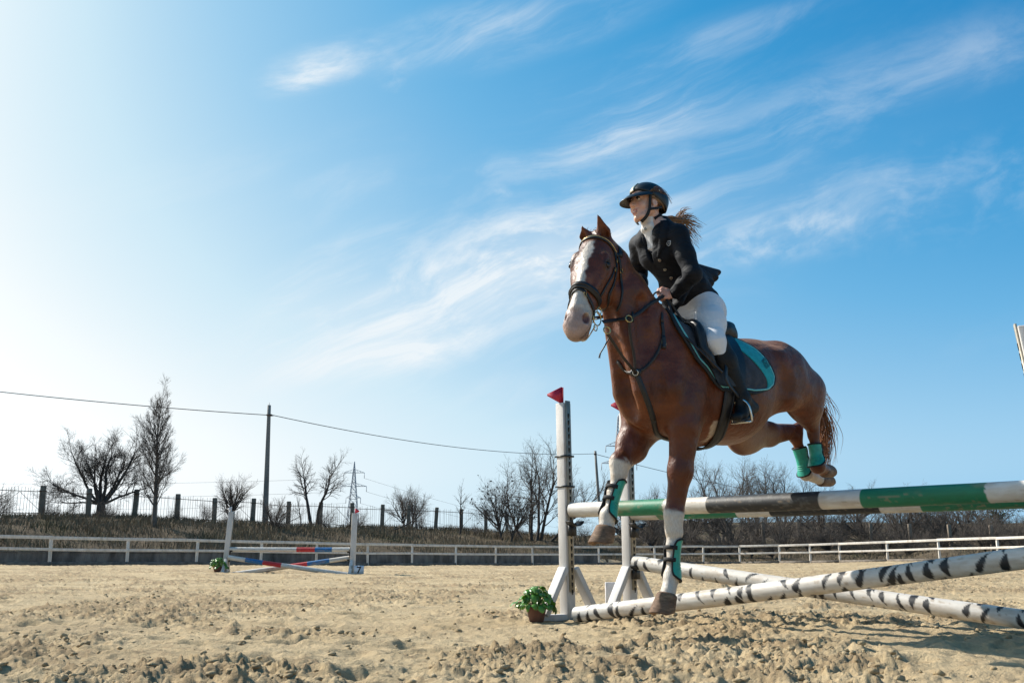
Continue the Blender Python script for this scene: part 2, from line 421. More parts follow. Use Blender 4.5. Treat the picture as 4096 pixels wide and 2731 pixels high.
def make_ground():
    A = np.concatenate([np.linspace(-math.pi,-.72,50)[:-1], np.linspace(-.72,.72,560), np.linspace(.72,math.pi,50)[1:]])
    R = np.concatenate([np.geomspace(.7,34,26)[:-1], np.linspace(34,104,175), np.geomspace(104,4200,40)[1:]])
    AA, RR = np.meshgrid(A, R, indexing='ij'); X = RR*np.sin(AA); Y = RR*np.cos(AA); rf = np.interp(AA, _fa, _fr)
    inside = RR < rf+1.55; Z = np.where(inside, ground_z(X, Y)-.14, bank_z(X, Y)); Z = np.where(np.abs(AA) > .95, np.where(RR < 60, -.14, Z), Z)
    na, nr = X.shape; V = np.stack([X,Y,Z], -1).reshape(-1,3); i, j = np.meshgrid(np.arange(na-1), np.arange(nr-1), indexing='ij'); q = (i*nr+j).ravel()
    F = np.stack([q, q+nr, q+nr+1, q+1], 1)[:, ::-1]
    m, nt, b, tc = new_mat('dry_earth'); v = tc.outputs['Object']
    n1 = nt.noise(v, .35, 6, .6); n2 = nt.noise(v, 3.0, 6, .7); n3 = nt.noise(v, .12, 3, .5)
    c = nt.ramp(n2, [(.25,(.050,.037,.024)), (.5,(.105,.078,.050)), (.75,(.175,.135,.088))])
    c = nt.mix(nt.math('MULTIPLY', nt.mrange(n1,.52,.68), .55), c, (.075,.080,.030))
    nt.put(b.inputs['Base Color'], c); b.inputs['Roughness'].default_value = .95; b.inputs['Specular IOR Level'].default_value = .1
    nt.put(b.inputs['Normal'], nt.bump(nt.noise(v, 5, 6, .7), .8, .15))
    gm = mesh_np('ground', V, [F]); mid = (inside & (np.abs(AA) < 3.2))[:-1,:-1].ravel(); mid |= (RR[:-1,:-1].ravel() < 58) & (np.abs(AA[:-1,:-1].ravel()) > .95)
    ms = simple('arena_sand_edge', (.36,.27,.165), .95, .2, 2, .8, 20, .04)
    o = obj('ground', gm, [m, ms]); gm.polygons.foreach_set('material_index', mid.astype(np.int32)); tag(o, kind='structure')
make_ground()

def make_sand():
    A = np.linspace(-.66, .66, 980); R = np.geomspace(2.3, 70, 690)
    AA, RR = np.meshgrid(A, R, indexing='ij'); rf = np.interp(AA, _fa, _fr)+.55; RR = np.minimum(RR, rf); X = RR*np.sin(AA); Y = RR*np.cos(AA)
    Z = ground_z(X, Y)
    near_ = sm_(RR, 26, 9)
    big = fbm(X*.55, Y*.55, 3, 2)-.5; worked = sm_(fbm(X*.8+7, Y*.8, 3, 77), .36, .60)            # churned patches between smoother ones
    lump = fbm(X*4.2, Y*4.2, 4, 11, .6); rid = 1-np.abs(2*fbm(X*7, Y*7, 3, 31, .55)-1)
    fine = fbm(X*22, Y*22, 3, 41, .6)-.5
    wk = .22+.78*worked; c2 = fbm(X*9+3, Y*9, 3, 51, .55); c3 = fbm(X*19, Y*19+5, 3, 57, .6); c4 = fbm(X*38, Y*38+5, 2, 58, .6)
    Z = Z+big*.085+(lump-.5)*.035+wk*(np.maximum(0,lump-.50)*.045+np.maximum(0,c2-.50)*.070+np.maximum(0,c3-.46)*.075+np.maximum(0,c4-.48)*.050)+fine*(.008+.020*worked)
    # hoof prints: shallow dishes with a pushed-up rim
    rs = np.random.RandomState(4); da = A[1]-A[0]; lr = math.log(R[1]/R[0])
    for k in range(1500):
        a = rs.uniform(-.62,.62); r = 2.6*math.exp(rs.rand()**.9*math.log(28/2.6)); s = rs.uniform(.055,.105); cx, cy = r*math.sin(a), r*math.cos(a)
        i0 = int((a-3*s/r-A[0])/da); i1 = int((a+3*s/r-A[0])/da)+2; j0 = int(math.log(max(r-3*s,2.3)/2.3)/lr); j1 = int(math.log((r+3*s)/2.3)/lr)+2
        if i0 < 0 or j0 < 0 or i1 > len(A) or j1 > len(R): continue
        sl = (slice(i0,i1), slice(j0,j1)); an = rs.uniform(0,6.28); dx = X[sl]-cx; dy = Y[sl]-cy
        ux = dx*math.cos(an)+dy*math.sin(an); uy = -dx*math.sin(an)+dy*math.cos(an); d = np.sqrt((ux/1.15)**2+(uy/.9)**2)/s
        Z[sl] += rs.uniform(.5,1.1)*s*(-.42*np.exp(-d*d*1.4)+.13*np.exp(-((d-1.25)/.45)**2)*(1+.4*np.clip(ux/s,-1.5,1.5)))
    damp = np.clip(sm_(worked*.55+(lump-.5)*1.3+(c2-.5)*1.1, .42, .80), 0, 1)*.85                    # freshly turned sand is damp and darker
    n, mm = X.shape; V = np.stack([X,Y,Z], -1).reshape(-1,3); i, j = np.meshgrid(np.arange(n-1), np.arange(mm-1), indexing='ij'); q = (i*mm+j).ravel()
    F = np.stack([q, q+mm, q+mm+1, q+1], 1)[:, ::-1]
    m, nt, b, tc = new_mat('arena_sand'); v = tc.outputs['Object']
    n1 = nt.noise(v, 1.1, 5, .6); n2 = nt.noise(v, 9, 5, .65); n3 = nt.noise(v, 90, 4, .7)
    c = nt.mix(nt.mrange(n1,.35,.65), (.48,.358,.205), (.59,.46,.278))
    c = nt.mix(nt.math('MULTIPLY', nt.mrange(n2,.50,.70), .55), c, (.24,.165,.094)); c = nt.mix(nt.math('MULTIPLY', nt.mrange(nt.noise(v,.55,4,.6),.50,.66), .38), c, (.25,.17,.095))
    c = nt.mix(nt.math('MULTIPLY', nt.mrange(n3,.35,.65), .30), c, (.27,.195,.115))
    da_ = nt.new('ShaderNodeAttribute', attribute_name='damp'); c = nt.mix(nt.math('MULTIPLY', da_.outputs['Fac'], .68), c, nt.mix(n2, (.20,.135,.075), (.29,.205,.120)))
    nt.put(b.inputs['Base Color'], c); b.inputs['Roughness'].default_value = .95; b.inputs['Specular IOR Level'].default_value = .15
    h = nt.math('ADD', nt.math('MULTIPLY', nt.noise(v,26,6,.72), .7), nt.math('MULTIPLY', n3, .25))
    nt.put(b.inputs['Normal'], nt.bump(h, .95, .040))
    sme = mesh_np('arena_sand', V, [F]); sat = sme.attributes.new('damp', 'FLOAT', 'POINT'); sat.data.foreach_set('value', damp.astype(np.float32).ravel())
    o = obj('arena_sand', sme, m); tag(o, kind='structure')
    SB = None
    # loose clods
    ico = []; t = (1+5**.5)/2
    for p in [(-1,t,0),(1,t,0),(-1,-t,0),(1,-t,0),(0,-1,t),(0,1,t),(0,-1,-t),(0,1,-t),(t,0,-1),(t,0,1),(-t,0,-1),(-t,0,1)]: ico.append(np.array(p)/np.linalg.norm(p))
    IF = np.array([(0,11,5),(0,5,1),(0,1,7),(0,7,10),(0,10,11),(1,5,9),(5,11,4),(11,10,2),(10,7,6),(7,1,8),(3,9,4),(3,4,2),(3,2,6),(3,6,8),(3,8,9),(4,9,5),(2,4,11),(6,2,10),(8,6,7),(9,8,1)])
    ico = np.array(ico); N = 16000; a = rs.uniform(-.6,.6,N); r = 2.7*np.exp(rs.rand(N)**.8*math.log(24/2.7)); x = r*np.sin(a); y = r*np.cos(a)
    wk = sm_(fbm(x*.8+7, y*.8, 3, 77), .36, .60); keep = rs.rand(N) < (.12+.9*wk); x, y, a, r = x[keep], y[keep], a[keep], r[keep]; N = len(x)
    ai = np.clip(((a-A[0])/da).astype(int),0,n-1); ri = np.clip((np.log(r/2.3)/lr).astype(int),0,mm-1); z = Z[ai,ri]
    s = (.0045+.016*rs.rand(N)**3.2); sc = np.stack([s*rs.uniform(.8,1.4,N), s*rs.uniform(.8,1.4,N), s*rs.uniform(.55,.95,N)],1)
    W = ico[None]*(1+.6*(rs.rand(N,12,1)-.5))*sc[:,None,:]; W = W+np.stack([x,y,z+s*.25],1)[:,None,:]
    FF = (IF[None]+12*np.arange(N)[:,None,None]).reshape(-1,3)
    o = obj('sand_clods', mesh_np('sand_clods', W.reshape(-1,3), [FF]), m, smooth=False); tag(o, 'loose clods of damp sand scattered over the arena floor', 'sand clods', kind='stuff')
make_sand()
# ------------------------------------------------------------------ white arena rail
M_WPAINT = simple('white_paint_wood', (.60,.555,.50), .7, .12, 6, .35, 40, .004, stain=(.30,.24,.17), stain_amt=.55, stain_scale=3.5, stretch=(1,1,.4))
M_WPAINT2 = simple('white_paint_wood_fresh', (.56,.53,.50), .6, .12, 7, .3, 50, .003, stain=(.33,.25,.165), stain_amt=.7, stain_scale=5, stretch=(1,1,.35))
M_PLANK = simple('grey_plank', (.15,.125,.10), .85, .35, 4, .4, 25, .01)
def make_rail():
    B = empty('arena_fence', tuple(WFP[14]), 'long white two-rail wooden fence around the sand arena', 'fence')
    rs = random.Random(8); tops = []
    for p in WFP:
        gz = float(ground_z(np.array(p[0]), np.array(p[1]))); q = np.array([p[0], p[1], gz]); lean = np.array([rs.gauss(0,.02), rs.gauss(0,.02), 0])
        mb = MB(); mb.bar(q-np.array([0,0,.25]), q+np.array([0,0,1.17])+lean, .11, .11, up=(0,1,0)); bevel(mb.build('post', M_WPAINT, B), .01); tops.append(q+lean)
    for a, b in zip(tops[:-1], tops[1:]):
        d = (b-a)/np.linalg.norm(b-a); n = np.array([d[1],-d[0],0]); n = n if n[1] < 0 else -n
        for h, th, nm in ((1.12,.13,'top_rail'), (.66,.11,'middle_rail')):
            j = rs.gauss(0,.008); mb = MB(); mb.bar(a+n*.075+np.array([0,0,h+j])+d*.004, b+n*.075+np.array([0,0,h+rs.gauss(0,.008)])-d*.004, .035, th); bevel(mb.build(nm, M_WPAINT, B), .006)
        mb = MB(); mb.bar(a+n*.07+np.array([0,0,.06])+d*.01, b+n*.07+np.array([0,0,.06])-d*.01, .04, .20); mb.build('kick_board', M_PLANK, B)
make_rail()
def make_wall():
    m = simple('old_concrete', (.105,.105,.10), .9, .45, 2.2, .6, 18, .03, stain=(.035,.033,.03), stain_amt=.85, stain_scale=1.3, stretch=(1,1,.35))
    P = WFP[2:15]; a, r = azr(P); W = empty('retaining_wall', (P[6][0], P[6][1]+1.2, 0), 'low grey concrete retaining wall behind the left arena rail', 'wall')
    Q = np.stack([(r+1.15)*np.sin(a), (r+1.15)*np.cos(a), P[:,2]], 1)
    for p, q in zip(Q[:-1], Q[1:]):
        d = (q-p)/np.linalg.norm(q-p); mb = MB(); z = np.array([0,0,1.0]); mb.bar(p*[1,1,0]+z*.26+d*.012, q*[1,1,0]+z*.26-d*.012, .22, .92); bevel(mb.build('wall_panel', m, W), .02)
        mb = MB(); mb.bar(p*[1,1,0]+z*.735+d*.012, q*[1,1,0]+z*.735-d*.012, .27, .05); mb.build('coping', m, W)
make_wall()

# ------------------------------------------------------------------ iron boundary fence with concrete posts
M_CONC = simple('concrete_post', (.21,.165,.12), .9, .3, 3, .6, 20, .03, stain=(.08,.07,.06), stain_amt=.6, stain_scale=3)
M_IRON = simple('rusty_iron', (.075,.052,.038), .8, .3, 8, .3)
def make_iron_fence():
    B = empty('picket_fence', tuple(IFP[8]), 'rusty iron picket fence with concrete posts along the top of the bank', 'fence'); rs = random.Random(2); T = []
    for i, p in enumerate(IFP):
        z = float(bank_z(np.array(p[0]), np.array(p[1]))); h = 1.75*rs.uniform(.95,1.05); l = np.array([rs.gauss(0,.05), rs.gauss(0,.05), 0]); b = np.array([p[0],p[1],z]); top = np.array([p[0],p[1],p[2]+h])+l
        mb = MB(); mb.bar(b-[0,0,.4], top, .26, .24, up=(0,1,0)); o = bevel(mb.build('post', M_CONC, B), .03); T.append((np.array([p[0],p[1],p[2]])+l*.5, h))
        mb = MB(); mb.box(top-l*.2-[0,0,.30], (.32,.30,.035)); mb.build('clamp', M_IRON, o)
    for (p, h0), (q, h1) in zip(T[:-1], T[1:]):
        for hh in (.82*1.75, .25):
            mb = MB(); mb.bar(p+[0,0,hh], q+[0,0,hh+rs.gauss(0,.02)], .035, .035); mb.build('rail', M_IRON, B)
        mb = MB(); n = 15
        for k in range(1, n):
            t = k/n+rs.gauss(0,.006); c = p+(q-p)*t; hh = 1.62+rs.gauss(0,.06); tl = rs.gauss(0,.03)
            mb.bar(c+[0,0,.0], c+[tl,0,hh], .015, .015)
        if rs.random() < .5: mb.bar(p+[0,0,.3], p+(q-p)*.5+[0,0,1.4], .02, .02); mb.bar(q+[0,0,.3], p+(q-p)*.5+[0,0,1.4], .02, .02)
        o = mb.build('pickets', M_IRON, B); o['kind'] = 'stuff'
make_iron_fence()
def make_right_posts():
    rs = random.Random(6)
    B = empty('post_and_rail_fence', tuple(RPP[4]*[1,1,0]), 'broken fence of grey concrete posts inside the thicket beyond the right rail', 'fence')
    for p in RPP:
        z = float(bank_z(np.array(p[0]), np.array(p[1]))); mb = MB(); mb.bar([p[0],p[1],z-.3], p+[rs.gauss(0,.04),0,0], .25, .22, up=(0,1,0)); bevel(mb.build('post', M_CONC, B), .03)
    for i in (2,3,4,7):
        p, q = RPP[i], RPP[i+1]; mb = MB(); mb.bar(p-[0,0,.75], q-[0,0,.8], .05, .06); mb.build('rail', M_IRON, B)
make_right_posts()

# ------------------------------------------------------------------ trees without leaves
def prisms(seg, ns):
    """seg (n,8): p0 p1 r0 r1 -> verts, quads"""
    seg = np.asarray(seg); p0, p1, r0, r1 = seg[:,:3], seg[:,3:6], seg[:,6], seg[:,7]; e = p1-p0; e /= np.linalg.norm(e,axis=1)[:,None]+1e-9
    ref = np.where(np.abs(e[:,2:3]) < .9, np.array([[0,0,1.0]]), np.array([[1.0,0,0]])); a = np.cross(e, ref); a /= np.linalg.norm(a,axis=1)[:,None]; b = np.cross(e, a)
    V = []
    for P, r in ((p0,r0),(p1,r1)):
        for k in range(ns):
            t = 2*math.pi*k/ns; V.append(P+r[:,None]*(math.cos(t)*a+math.sin(t)*b))
    V = np.stack(V,1); n = len(seg); base = np.arange(n)[:,None]*2*ns
    F = np.concatenate([np.stack([base[:,0]+k, base[:,0]+(k+1)%ns, base[:,0]+ns+(k+1)%ns, base[:,0]+ns+k],1) for k in range(ns)])
    return V.reshape(-1,3), F
class Tree:
    def __init__(s, seed): s.r = random.Random(seed); s.lv = {0:[],1:[],2:[],3:[],4:[]}; s.tips = []
    def grow(s, p, d, L_, r, lev, P):
        R = s.r; n = P['steps'][lev]; d = np.array(d, float); d /= np.linalg.norm(d); p = np.array(p, float); st = L_/n; nodes = []
        for i in range(n):
            g = P['gnarl'][lev]; d = d+np.array([R.gauss(0,g), R.gauss(0,g), R.gauss(0,g)+P['trop'][lev]]); d /= np.linalg.norm(d)
            q = p+d*st; r0 = r*(1-(1-P['taper'][lev])*i/n); r1 = r*(1-(1-P['taper'][lev])*(i+1)/n)
            s.lv[lev].append((*p,*q,r0,r1)); p = q; nodes.append((q, d.copy(), r1, (i+1)/n))
        if lev < P['levels']:
            k = P['kids'][lev]
            for c in range(k):
                t = P['start'][lev]+(1-P['start'][lev])*((c+R.random())/k); idx = min(n-1, int(t*n)); q, dd, rr, _ = nodes[idx]
                ang = math.radians(P['ang'][lev]+R.gauss(0,9)); az = R.uniform(0,2*math.pi); a = np.cross(dd, (R.gauss(0,1),R.gauss(0,1),R.gauss(0,1))); a /= np.linalg.norm(a)+1e-9
                nd = dd*math.cos(ang)+a*math.sin(ang); ll = L_*P['ratio'][lev]*(1-P['fall'][lev]*t)*R.uniform(.75,1.2)
                s.grow(q, nd, ll, min(rr*.75, r*P['rr'][lev]), lev+1, P)
            if lev < P['levels']: s.grow(p, d, L_*P['ratio'][lev]*.8, nodes[-1][2]*.9, lev+1, P)
        else: s.tips.append((p, d))
M_BARK = simple('dark_bark', (.062,.050,.041), .9, .35, 4, .6, 14, .03)
M_TWIG = simple('twigs', (.095,.078,.064), .9, .3, 3, 0)
M_BARK2 = simple('grey_bark', (.13,.108,.088), .9, .3, 5, .6, 16, .03)
M_TWIG2 = simple('reddish_twigs', (.135,.108,.086), .9, .3, 3, 0)
SPREAD = dict(levels=4, steps=[4,7,5,3,2], gnarl=[.05,.11,.13,.16,.2], trop=[.02,.05,.06,.05,.03], taper=[.8,.35,.35,.4,.4], kids=[7,8,6,4,0], start=[.35,.22,.2,.15,0], ang=[48,38,38,38,30], ratio=[2.6,.48,.54,.80,.5], fall=[.25,.45,.4,.3,0], rr=[.5,.42,.42,.45,.5])
POPLAR = dict(levels=3, steps=[12,7,4,3,2], gnarl=[.03,.07,.12,.15,.2], trop=[.03,.10,.09,.06,.03], taper=[.18,.3,.35,.4,.4], kids=[50,11,8,0,0], start=[.18,.12,.15,0,0], ang=[36,30,34,30,30], ratio=[.36,.38,.78,.5,.5], fall=[.6,.4,.3,0,0], rr=[.26,.42,.45,.5,.5])
BUSH = dict(levels=3, steps=[3,6,4,3,2], gnarl=[.08,.12,.15,.18,.2], trop=[.02,.04,.05,.04,.03], taper=[.75,.3,.35,.4,.4], kids=[12,10,8,0,0], start=[.2,.15,.15,0,0], ang=[34,32,34,30,30], ratio=[2.4,.48,.75,.5,.5], fall=[.2,.45,.35,0,0], rr=[.5,.42,.45,.5,.5])
THICK = dict(levels=3, steps=[2,6,5,3,2], gnarl=[.1,.16,.2,.2,.2], trop=[0,.02,.03,.03,.03], taper=[.8,.35,.35,.4,.4], kids=[18,11,8,0,0], start=[.1,.1,.1,0,0], ang=[44,40,42,30,30], ratio=[5.0,.46,.50,.5,.5], fall=[.1,.4,.35,0,0], rr=[.45,.42,.45,.5,.5])
SAPL = dict(levels=2, steps=[9,5,3,3,2], gnarl=[.06,.10,.15,.2,.2], trop=[.05,.08,.06,.04,.03], taper=[.2,.3,.4,.4,.4], kids=[13,5,0,0,0], start=[.35,.2,.15,0,0], ang=[38,34,34,30,30], ratio=[.34,.45,.5,.5,.5], fall=[.5,.4,.3,0,0], rr=[.4,.5,.5,.5,.5])
def tree_obj(T, name, label, base, split=1, bark=M_BARK, twig=M_TWIG, group=None, cat='tree', thick=1.0, leaves=None, top=None):
    if top is not None:                                    # scale to the height seen in the photograph
        k = (at(*top)[2]-base[2])/max(max(q[5] for q in T.lv[l]) for l in T.lv if T.lv[l]); k = max(k, .3)
        for l in T.lv: T.lv[l] = [tuple(x*k for x in q[:6])+(q[6]*k**.6, q[7]*k**.6) for q in T.lv[l]]
        T.tips = [(p*k, d) for p, d in T.tips]
    o = empty(name, tuple(base), label, cat, group)
    lo = sum((T.lv[k] for k in range(split+1)), []); hi = sum((T.lv[k] for k in range(split+1,5)), [])
    for nm, S, ns, mt in (('trunk', lo, 6, bark), ('crown', hi, 3, twig)):
        if not S: continue
        S = np.array(S); S[:,6:] = np.maximum(S[:,6:]*thick*(1.0 if nm == 'trunk' else .78), .0038); V, F = prisms(S, ns); obj(nm, mesh_np(nm, V+np.asarray(base), [F]), mt, o, smooth=nm == 'trunk')
    if leaves:
        mt, num, size = leaves; rs = np.random.RandomState(1); tp = np.array([p for p,_ in T.tips]); k = rs.choice(len(tp), num); c = tp[k]+rs.normal(0,.06,(num,3)); u = rs.normal(0,1,(num,3)); u /= np.linalg.norm(u,axis=1)[:,None]; w = np.cross(u, rs.normal(0,1,(num,3))); w /= np.linalg.norm(w,axis=1)[:,None]
        sz = size*rs.uniform(.6,1.3,(num,1)); V = np.stack([c-u*sz, c+w*sz*.4, c+u*sz, c-w*sz*.4],1).reshape(-1,3); F = np.arange(num*4).reshape(-1,4); l = obj('leaves', mesh_np('leaves', V+np.asarray(base), [F]), mt, o, smooth=False); l['kind'] = 'stuff'
    return o
def copy_tree(src, loc, rz, s, label, group=None):
    c = src.copy(); COL.objects.link(c); c.location = loc; c.rotation_euler = (0,0,rz); c.scale = (s[0],s[0],s[1])
    c['label'] = label
    if group: c['group'] = group
    for ch in src.children:
        d = ch.copy(); COL.objects.link(d); d.parent = c
    return c
def on_bank(qx, Y):
    x = (qx-2048)/FPX*Y*1.0; return np.array([x*1.022, Y, float(bank_z(np.array(x*1.022), np.array(Y)))-.05])
def base_at(qx, qy, Y):
    p = at(qx, qy, Y); z = float(bank_z(np.array(p[0]), np.array(p[1]))); return np.array([p[0],p[1],min(p[2], z)-.05 if p[2] < z+.3 else z-.05])
def make_trees():
    # broad old tree with limbs from low down
    b = base_at(400,2068,61); T = Tree(11); H = 6.3
    T.lv[0].append((0,0,0,.02,0,.7,.36,.30)); T.lv[0].append((.02,0,.7,0,0,1.35,.30,.26))
    for d, l, r in (((-1,.1,.30),4.4,.11), ((-.8,-.3,.55),4.0,.11), ((.85,.1,.70),4.3,.13), ((.45,.3,1),3.4,.12), ((-.25,0,1),3.5,.14), ((1,-.2,.3),4.0,.10), ((-.55,.2,.9),3.3,.11), ((.1,-.2,1),3.6,.13), ((-1,.3,.08),3.8,.08), ((-.45,-.3,1),3.0,.1)):
        T.grow((0,0,1.1), d, l, r, 1, dict(SPREAD, kids=[7,12,9,7,0], trop=[.02,.03,.06,.05,.03]))
    tree_obj(T, 'broad_tree', 'broad bare tree with low spreading limbs, left of the tall poplar', b, 1, top=(400, 1660, 61))
    b = base_at(612,2146,54); T = Tree(5); T.grow((0,0,0), (.075,0,1), 6.9, .16, 0, POPLAR)
    tree_obj(T, 'poplar_tree', 'tall slim bare poplar reaching above the overhead cable', b, 0, M_BARK2, M_TWIG, top=(680, 1482, 54))
    b = base_at(925,2090,67); T = Tree(7); T.grow((0,0,0), (0,0,1), .9, .13, 0, BUSH); tree_obj(T, 'bushy_tree', 'small fan-shaped bare tree left of the concrete utility pole', b, 1, M_BARK, M_TWIG2, top=(925, 1885, 67))
    # two crooked trunks
    b = base_at(1245,2098,68); T = Tree(21); P = dict(SAPL); P.update(kids=[9,6,0,0,0], start=[.5,.2,.1,0,0], ang=[48,40,36,30,30], ratio=[.55,.55,.6,.5,.5], gnarl=[.08,.12,.16,.2,.2], trop=[.02,.03,.03,.03,.03], taper=[.42,.3,.4,.4,.4], levels=3, steps=[9,6,4,3,2]); P['kids'] = [10,8,6,0,0]
    T.grow((0,0,0), (-.26,0,1), 3.0, .13, 0, P); T.grow((.3,.1,0), (.16,0,1), 3.2, .12, 0, P)
    tree_obj(T, 'crooked_tree', 'crooked bare tree with two dark trunks right of the utility pole', b, 0, top=(1245, 1785, 68))
    b = base_at(1092,2152,60); T = Tree(31); T.grow((0,0,0), (0,0,1), .6, .06, 0, BUSH); tree_obj(T, 'young_tree', 'small thin-stemmed bare shrub in front of the picket fence beside the utility pole', b, 1, M_BARK, M_TWIG2, cat='shrub', top=(1092, 1970, 60))
    b = base_at(1205,2120,64); T = Tree(33); T.grow((0,0,0), (.05,0,1), 2.6, .07, 0, SAPL); tree_obj(T, 'sapling', 'thin bare sapling just left of the two crooked trunks', b, 0, top=(1205, 1960, 64))
    b = base_at(1622,2110,77); T = Tree(35); T.grow((0,0,0), (-.15,0,1), .9, .09, 0, BUSH); T.grow((.5,0,0), (.3,0,1), .9, .09, 0, BUSH); tree_obj(T, 'bushy_tree', 'double-stemmed bare bush midway between the pylon and the forked sapling', b, 1, M_BARK, M_TWIG2, top=(1622, 1930, 77))
    b = base_at(1838,2168,70); T = Tree(41); T.grow((0,0,0), (.03,0,1), 3.4, .10, 0, dict(SAPL, kids=[12,6,0,0,0], start=[.45,.2,.1,0,0])); tree_obj(T, 'sapling', 'upright forked sapling standing alone left of the big dark tree', b, 0, top=(1838, 1910, 70))
    b = base_at(1660,2165,68); T = Tree(43); T.grow((0,0,0), (-.02,0,1), 1.9, .13, 0, dict(SAPL, levels=0)); tree_obj(T, 'tree_stump', 'short dead upright trunk beside the fallen branch', b, 0, cat='stump')
    b = base_at(1560,2138,68); T = Tree(44); T.grow((-.6,0,.1), (1,0,.18), 2.6, .10, 0, dict(SAPL, kids=[3,3,0,0,0], trop=[.03,.03,.03,0,0], ratio=[.3,.4,.4,.4,.4])); tree_obj(T, 'fallen_branch', 'dark fallen branch lying on the bank slope', b, 0, cat='branch')
    # big dark tree behind the near post, seed-pod tree in front of it
    b = base_at(2135,2190,72); T = Tree(51)
    for x, d, l, r in ((0,(-.25,0,1),4.0,.17), (.4,(.30,.1,1),4.3,.18), (-.4,(-.7,.2,1),3.6,.13), (.8,(.55,-.1,1),3.9,.15), (.2,(.05,.3,1),4.6,.18), (1.0,(.8,.1,1),3.4,.12)):
        T.grow((x,0,0), d, l*1.3, r*.85, 1, dict(SPREAD, ratio=[2.6,.52,.52,.55,.5], kids=[7,14,8,5,0]))
    tree_obj(T, 'large_tree', 'large many-stemmed bare tree behind the nearest jump post', b, 1, top=(2165, 1725, 72))
    b = base_at(2010,2165,70); T = Tree(53); T.grow((0,0,0), (-.1,0,1), .9, .09, 0, BUSH); T.grow((.5,0,0), (.25,0,1), .8, .08, 0, BUSH)
    tree_obj(T, 'pod_tree', 'bare shrub hung with dark dry seed pods left of the nearest jump post', b, 1, leaves=(simple('seed_pods', (.040,.030,.024), .9, .3, 20, 0), 420, .11), cat='shrub', top=(2010, 1875, 70))
    # trees seen under the horse
    for i, (qx, Y, h, seed, lab) in enumerate(((2850,92,5.0,61,'bare grey tree rising under the horse belly, left of its neighbour'), (2985,94,5.2,63,'bare grey tree rising under the horse belly, between two others'))):
        b = on_bank(qx, Y); T = Tree(seed)
        for x, d in ((0,(-.2,0,1)), (.5,(.25,.1,1)), (.2,(.02,.2,1))): T.grow((x,0,0), d, h, .15, 1, dict(SPREAD, kids=[7,13,8,5,0]))
        tree_obj(T, 'grey_tree', lab, b, 1, M_BARK2, M_TWIG2, top=(qx, 1790, Y))
    b = on_bank(3085,90); T = Tree(65); T.lv[0].append((0,0,0,0,0,1.2,.24,.2))
    for d in ((1,0,.7),(.6,.1,1),(-.3,0,1),(.9,-.1,.35)): T.grow((0,0,1.0), d, 4.0, .13, 1, dict(SPREAD, kids=[7,12,8,5,0]))
    tree_obj(T, 'round_tree', 'dense rounded bare tree below the hind hooves', b, 1, M_BARK, M_TWIG, top=(3085, 1835, 90))
    b = on_bank(2600,96); T = Tree(67); T.grow((0,0,0), (-.1,0,1), 1.3, .17, 0, BUSH); T.grow((.9,0,0), (.3,0,1), 1.2, .15, 0, BUSH); tree_obj(T, 'bushy_tree', 'bare bushy tree between the two forelegs, above the poles', b, 1, M_BARK2, M_TWIG2, top=(2600, 1930, 96))
    b = on_bank(3375,104); T = Tree(69); T.grow((0,0,0), (0,0,1), 1.7, .22, 0, BUSH); d0 = tree_obj(T, 'bushy_tree', 'small domed bare tree peeping over the black pole right of the hind hooves', b, 1, M_BARK2, M_TWIG2, top=(3375, 1908, 104))
    b = on_bank(-40,62); T = Tree(71); T.grow((0,0,0), (.1,0,1), 1.25, .16, 0, BUSH); tree_obj(T, 'bushy_tree', 'bare tree cut by the left edge of the picture', b, 1, M_BARK, M_TWIG2, top=(-40, 1850, 62))
    b = on_bank(4110,96); T = Tree(73); T.grow((0,0,0), (-.1,0,1), 2.0, .26, 0, BUSH); tree_obj(T, 'bushy_tree', 'taller bare tree at the right edge beyond the green pole', b, 1, M_BARK2, M_TWIG2, top=(4110, 2000, 96))
    # thicket beyond the right rail
    pr = []
    for seed in (81,83,85):
        T = Tree(seed); T.grow((0,0,0), (0,0,1), .5, .12, 0, THICK); pr.append(T)
    rs = random.Random(9); G = 'bare bushes of the right-hand thicket'; LB = 'bare brown bush in the thicket beyond the right-hand rail'; src = []
    spots = [(2480,84),(2590,78),(2660,88),(2740,80),(2830,84),(2905,78),(2990,86),(3075,80),(3150,88),(3235,79),(3310,86),(3400,80),(3470,90),(3560,82),(3640,88),(3720,80),(3790,90),(3880,82),(3960,90),(4040,82),(4120,90),(4220,84)]+[(2500+k*74+(k*37)%29, 70+(k*13)%7) for k in range(23)]
    for i, (qx, Y) in enumerate(spots):
        p = on_bank(qx, Y); s = rs.uniform(.75,1.35)*(1.0 if Y > 77 else .55)
        LB, G = ('tall bare bush in the back of the thicket beyond the right-hand rail', 'tall bare bushes of the right-hand thicket') if Y > 77 else ('low bare bush in the front of the thicket beyond the right-hand rail', 'low bare bushes of the right-hand thicket')
        if i < 3: o = tree_obj(pr[i], 'thicket_bush', LB, p, 1, M_BARK, (M_TWIG, M_TWIG2, M_TWIG)[i], G, 'bush'); o.scale = (s,s,s); src.append(o)
        else: copy_tree(src[i%3], tuple(p), rs.uniform(0,6.28), (s,s*rs.uniform(.85,1.15)), LB, G)
    gm = simple('juniper_green', (.045,.060,.028), .9, .3, 5, 0)
    for qx, Y, s, lab in ((3640,92,1.0,'low olive-green evergreen in the thicket, left one of two'), (3905,94,1.15,'low olive-green evergreen in the thicket, right one of two')):
        T = Tree(int(qx)); T.grow((0,0,0), (0,0,1), .6*s, .14, 0, THICK); tree_obj(T, 'evergreen_bush', lab, on_bank(qx,Y), 1, M_BARK, M_TWIG, cat='bush', leaves=(gm, 2600, .10))
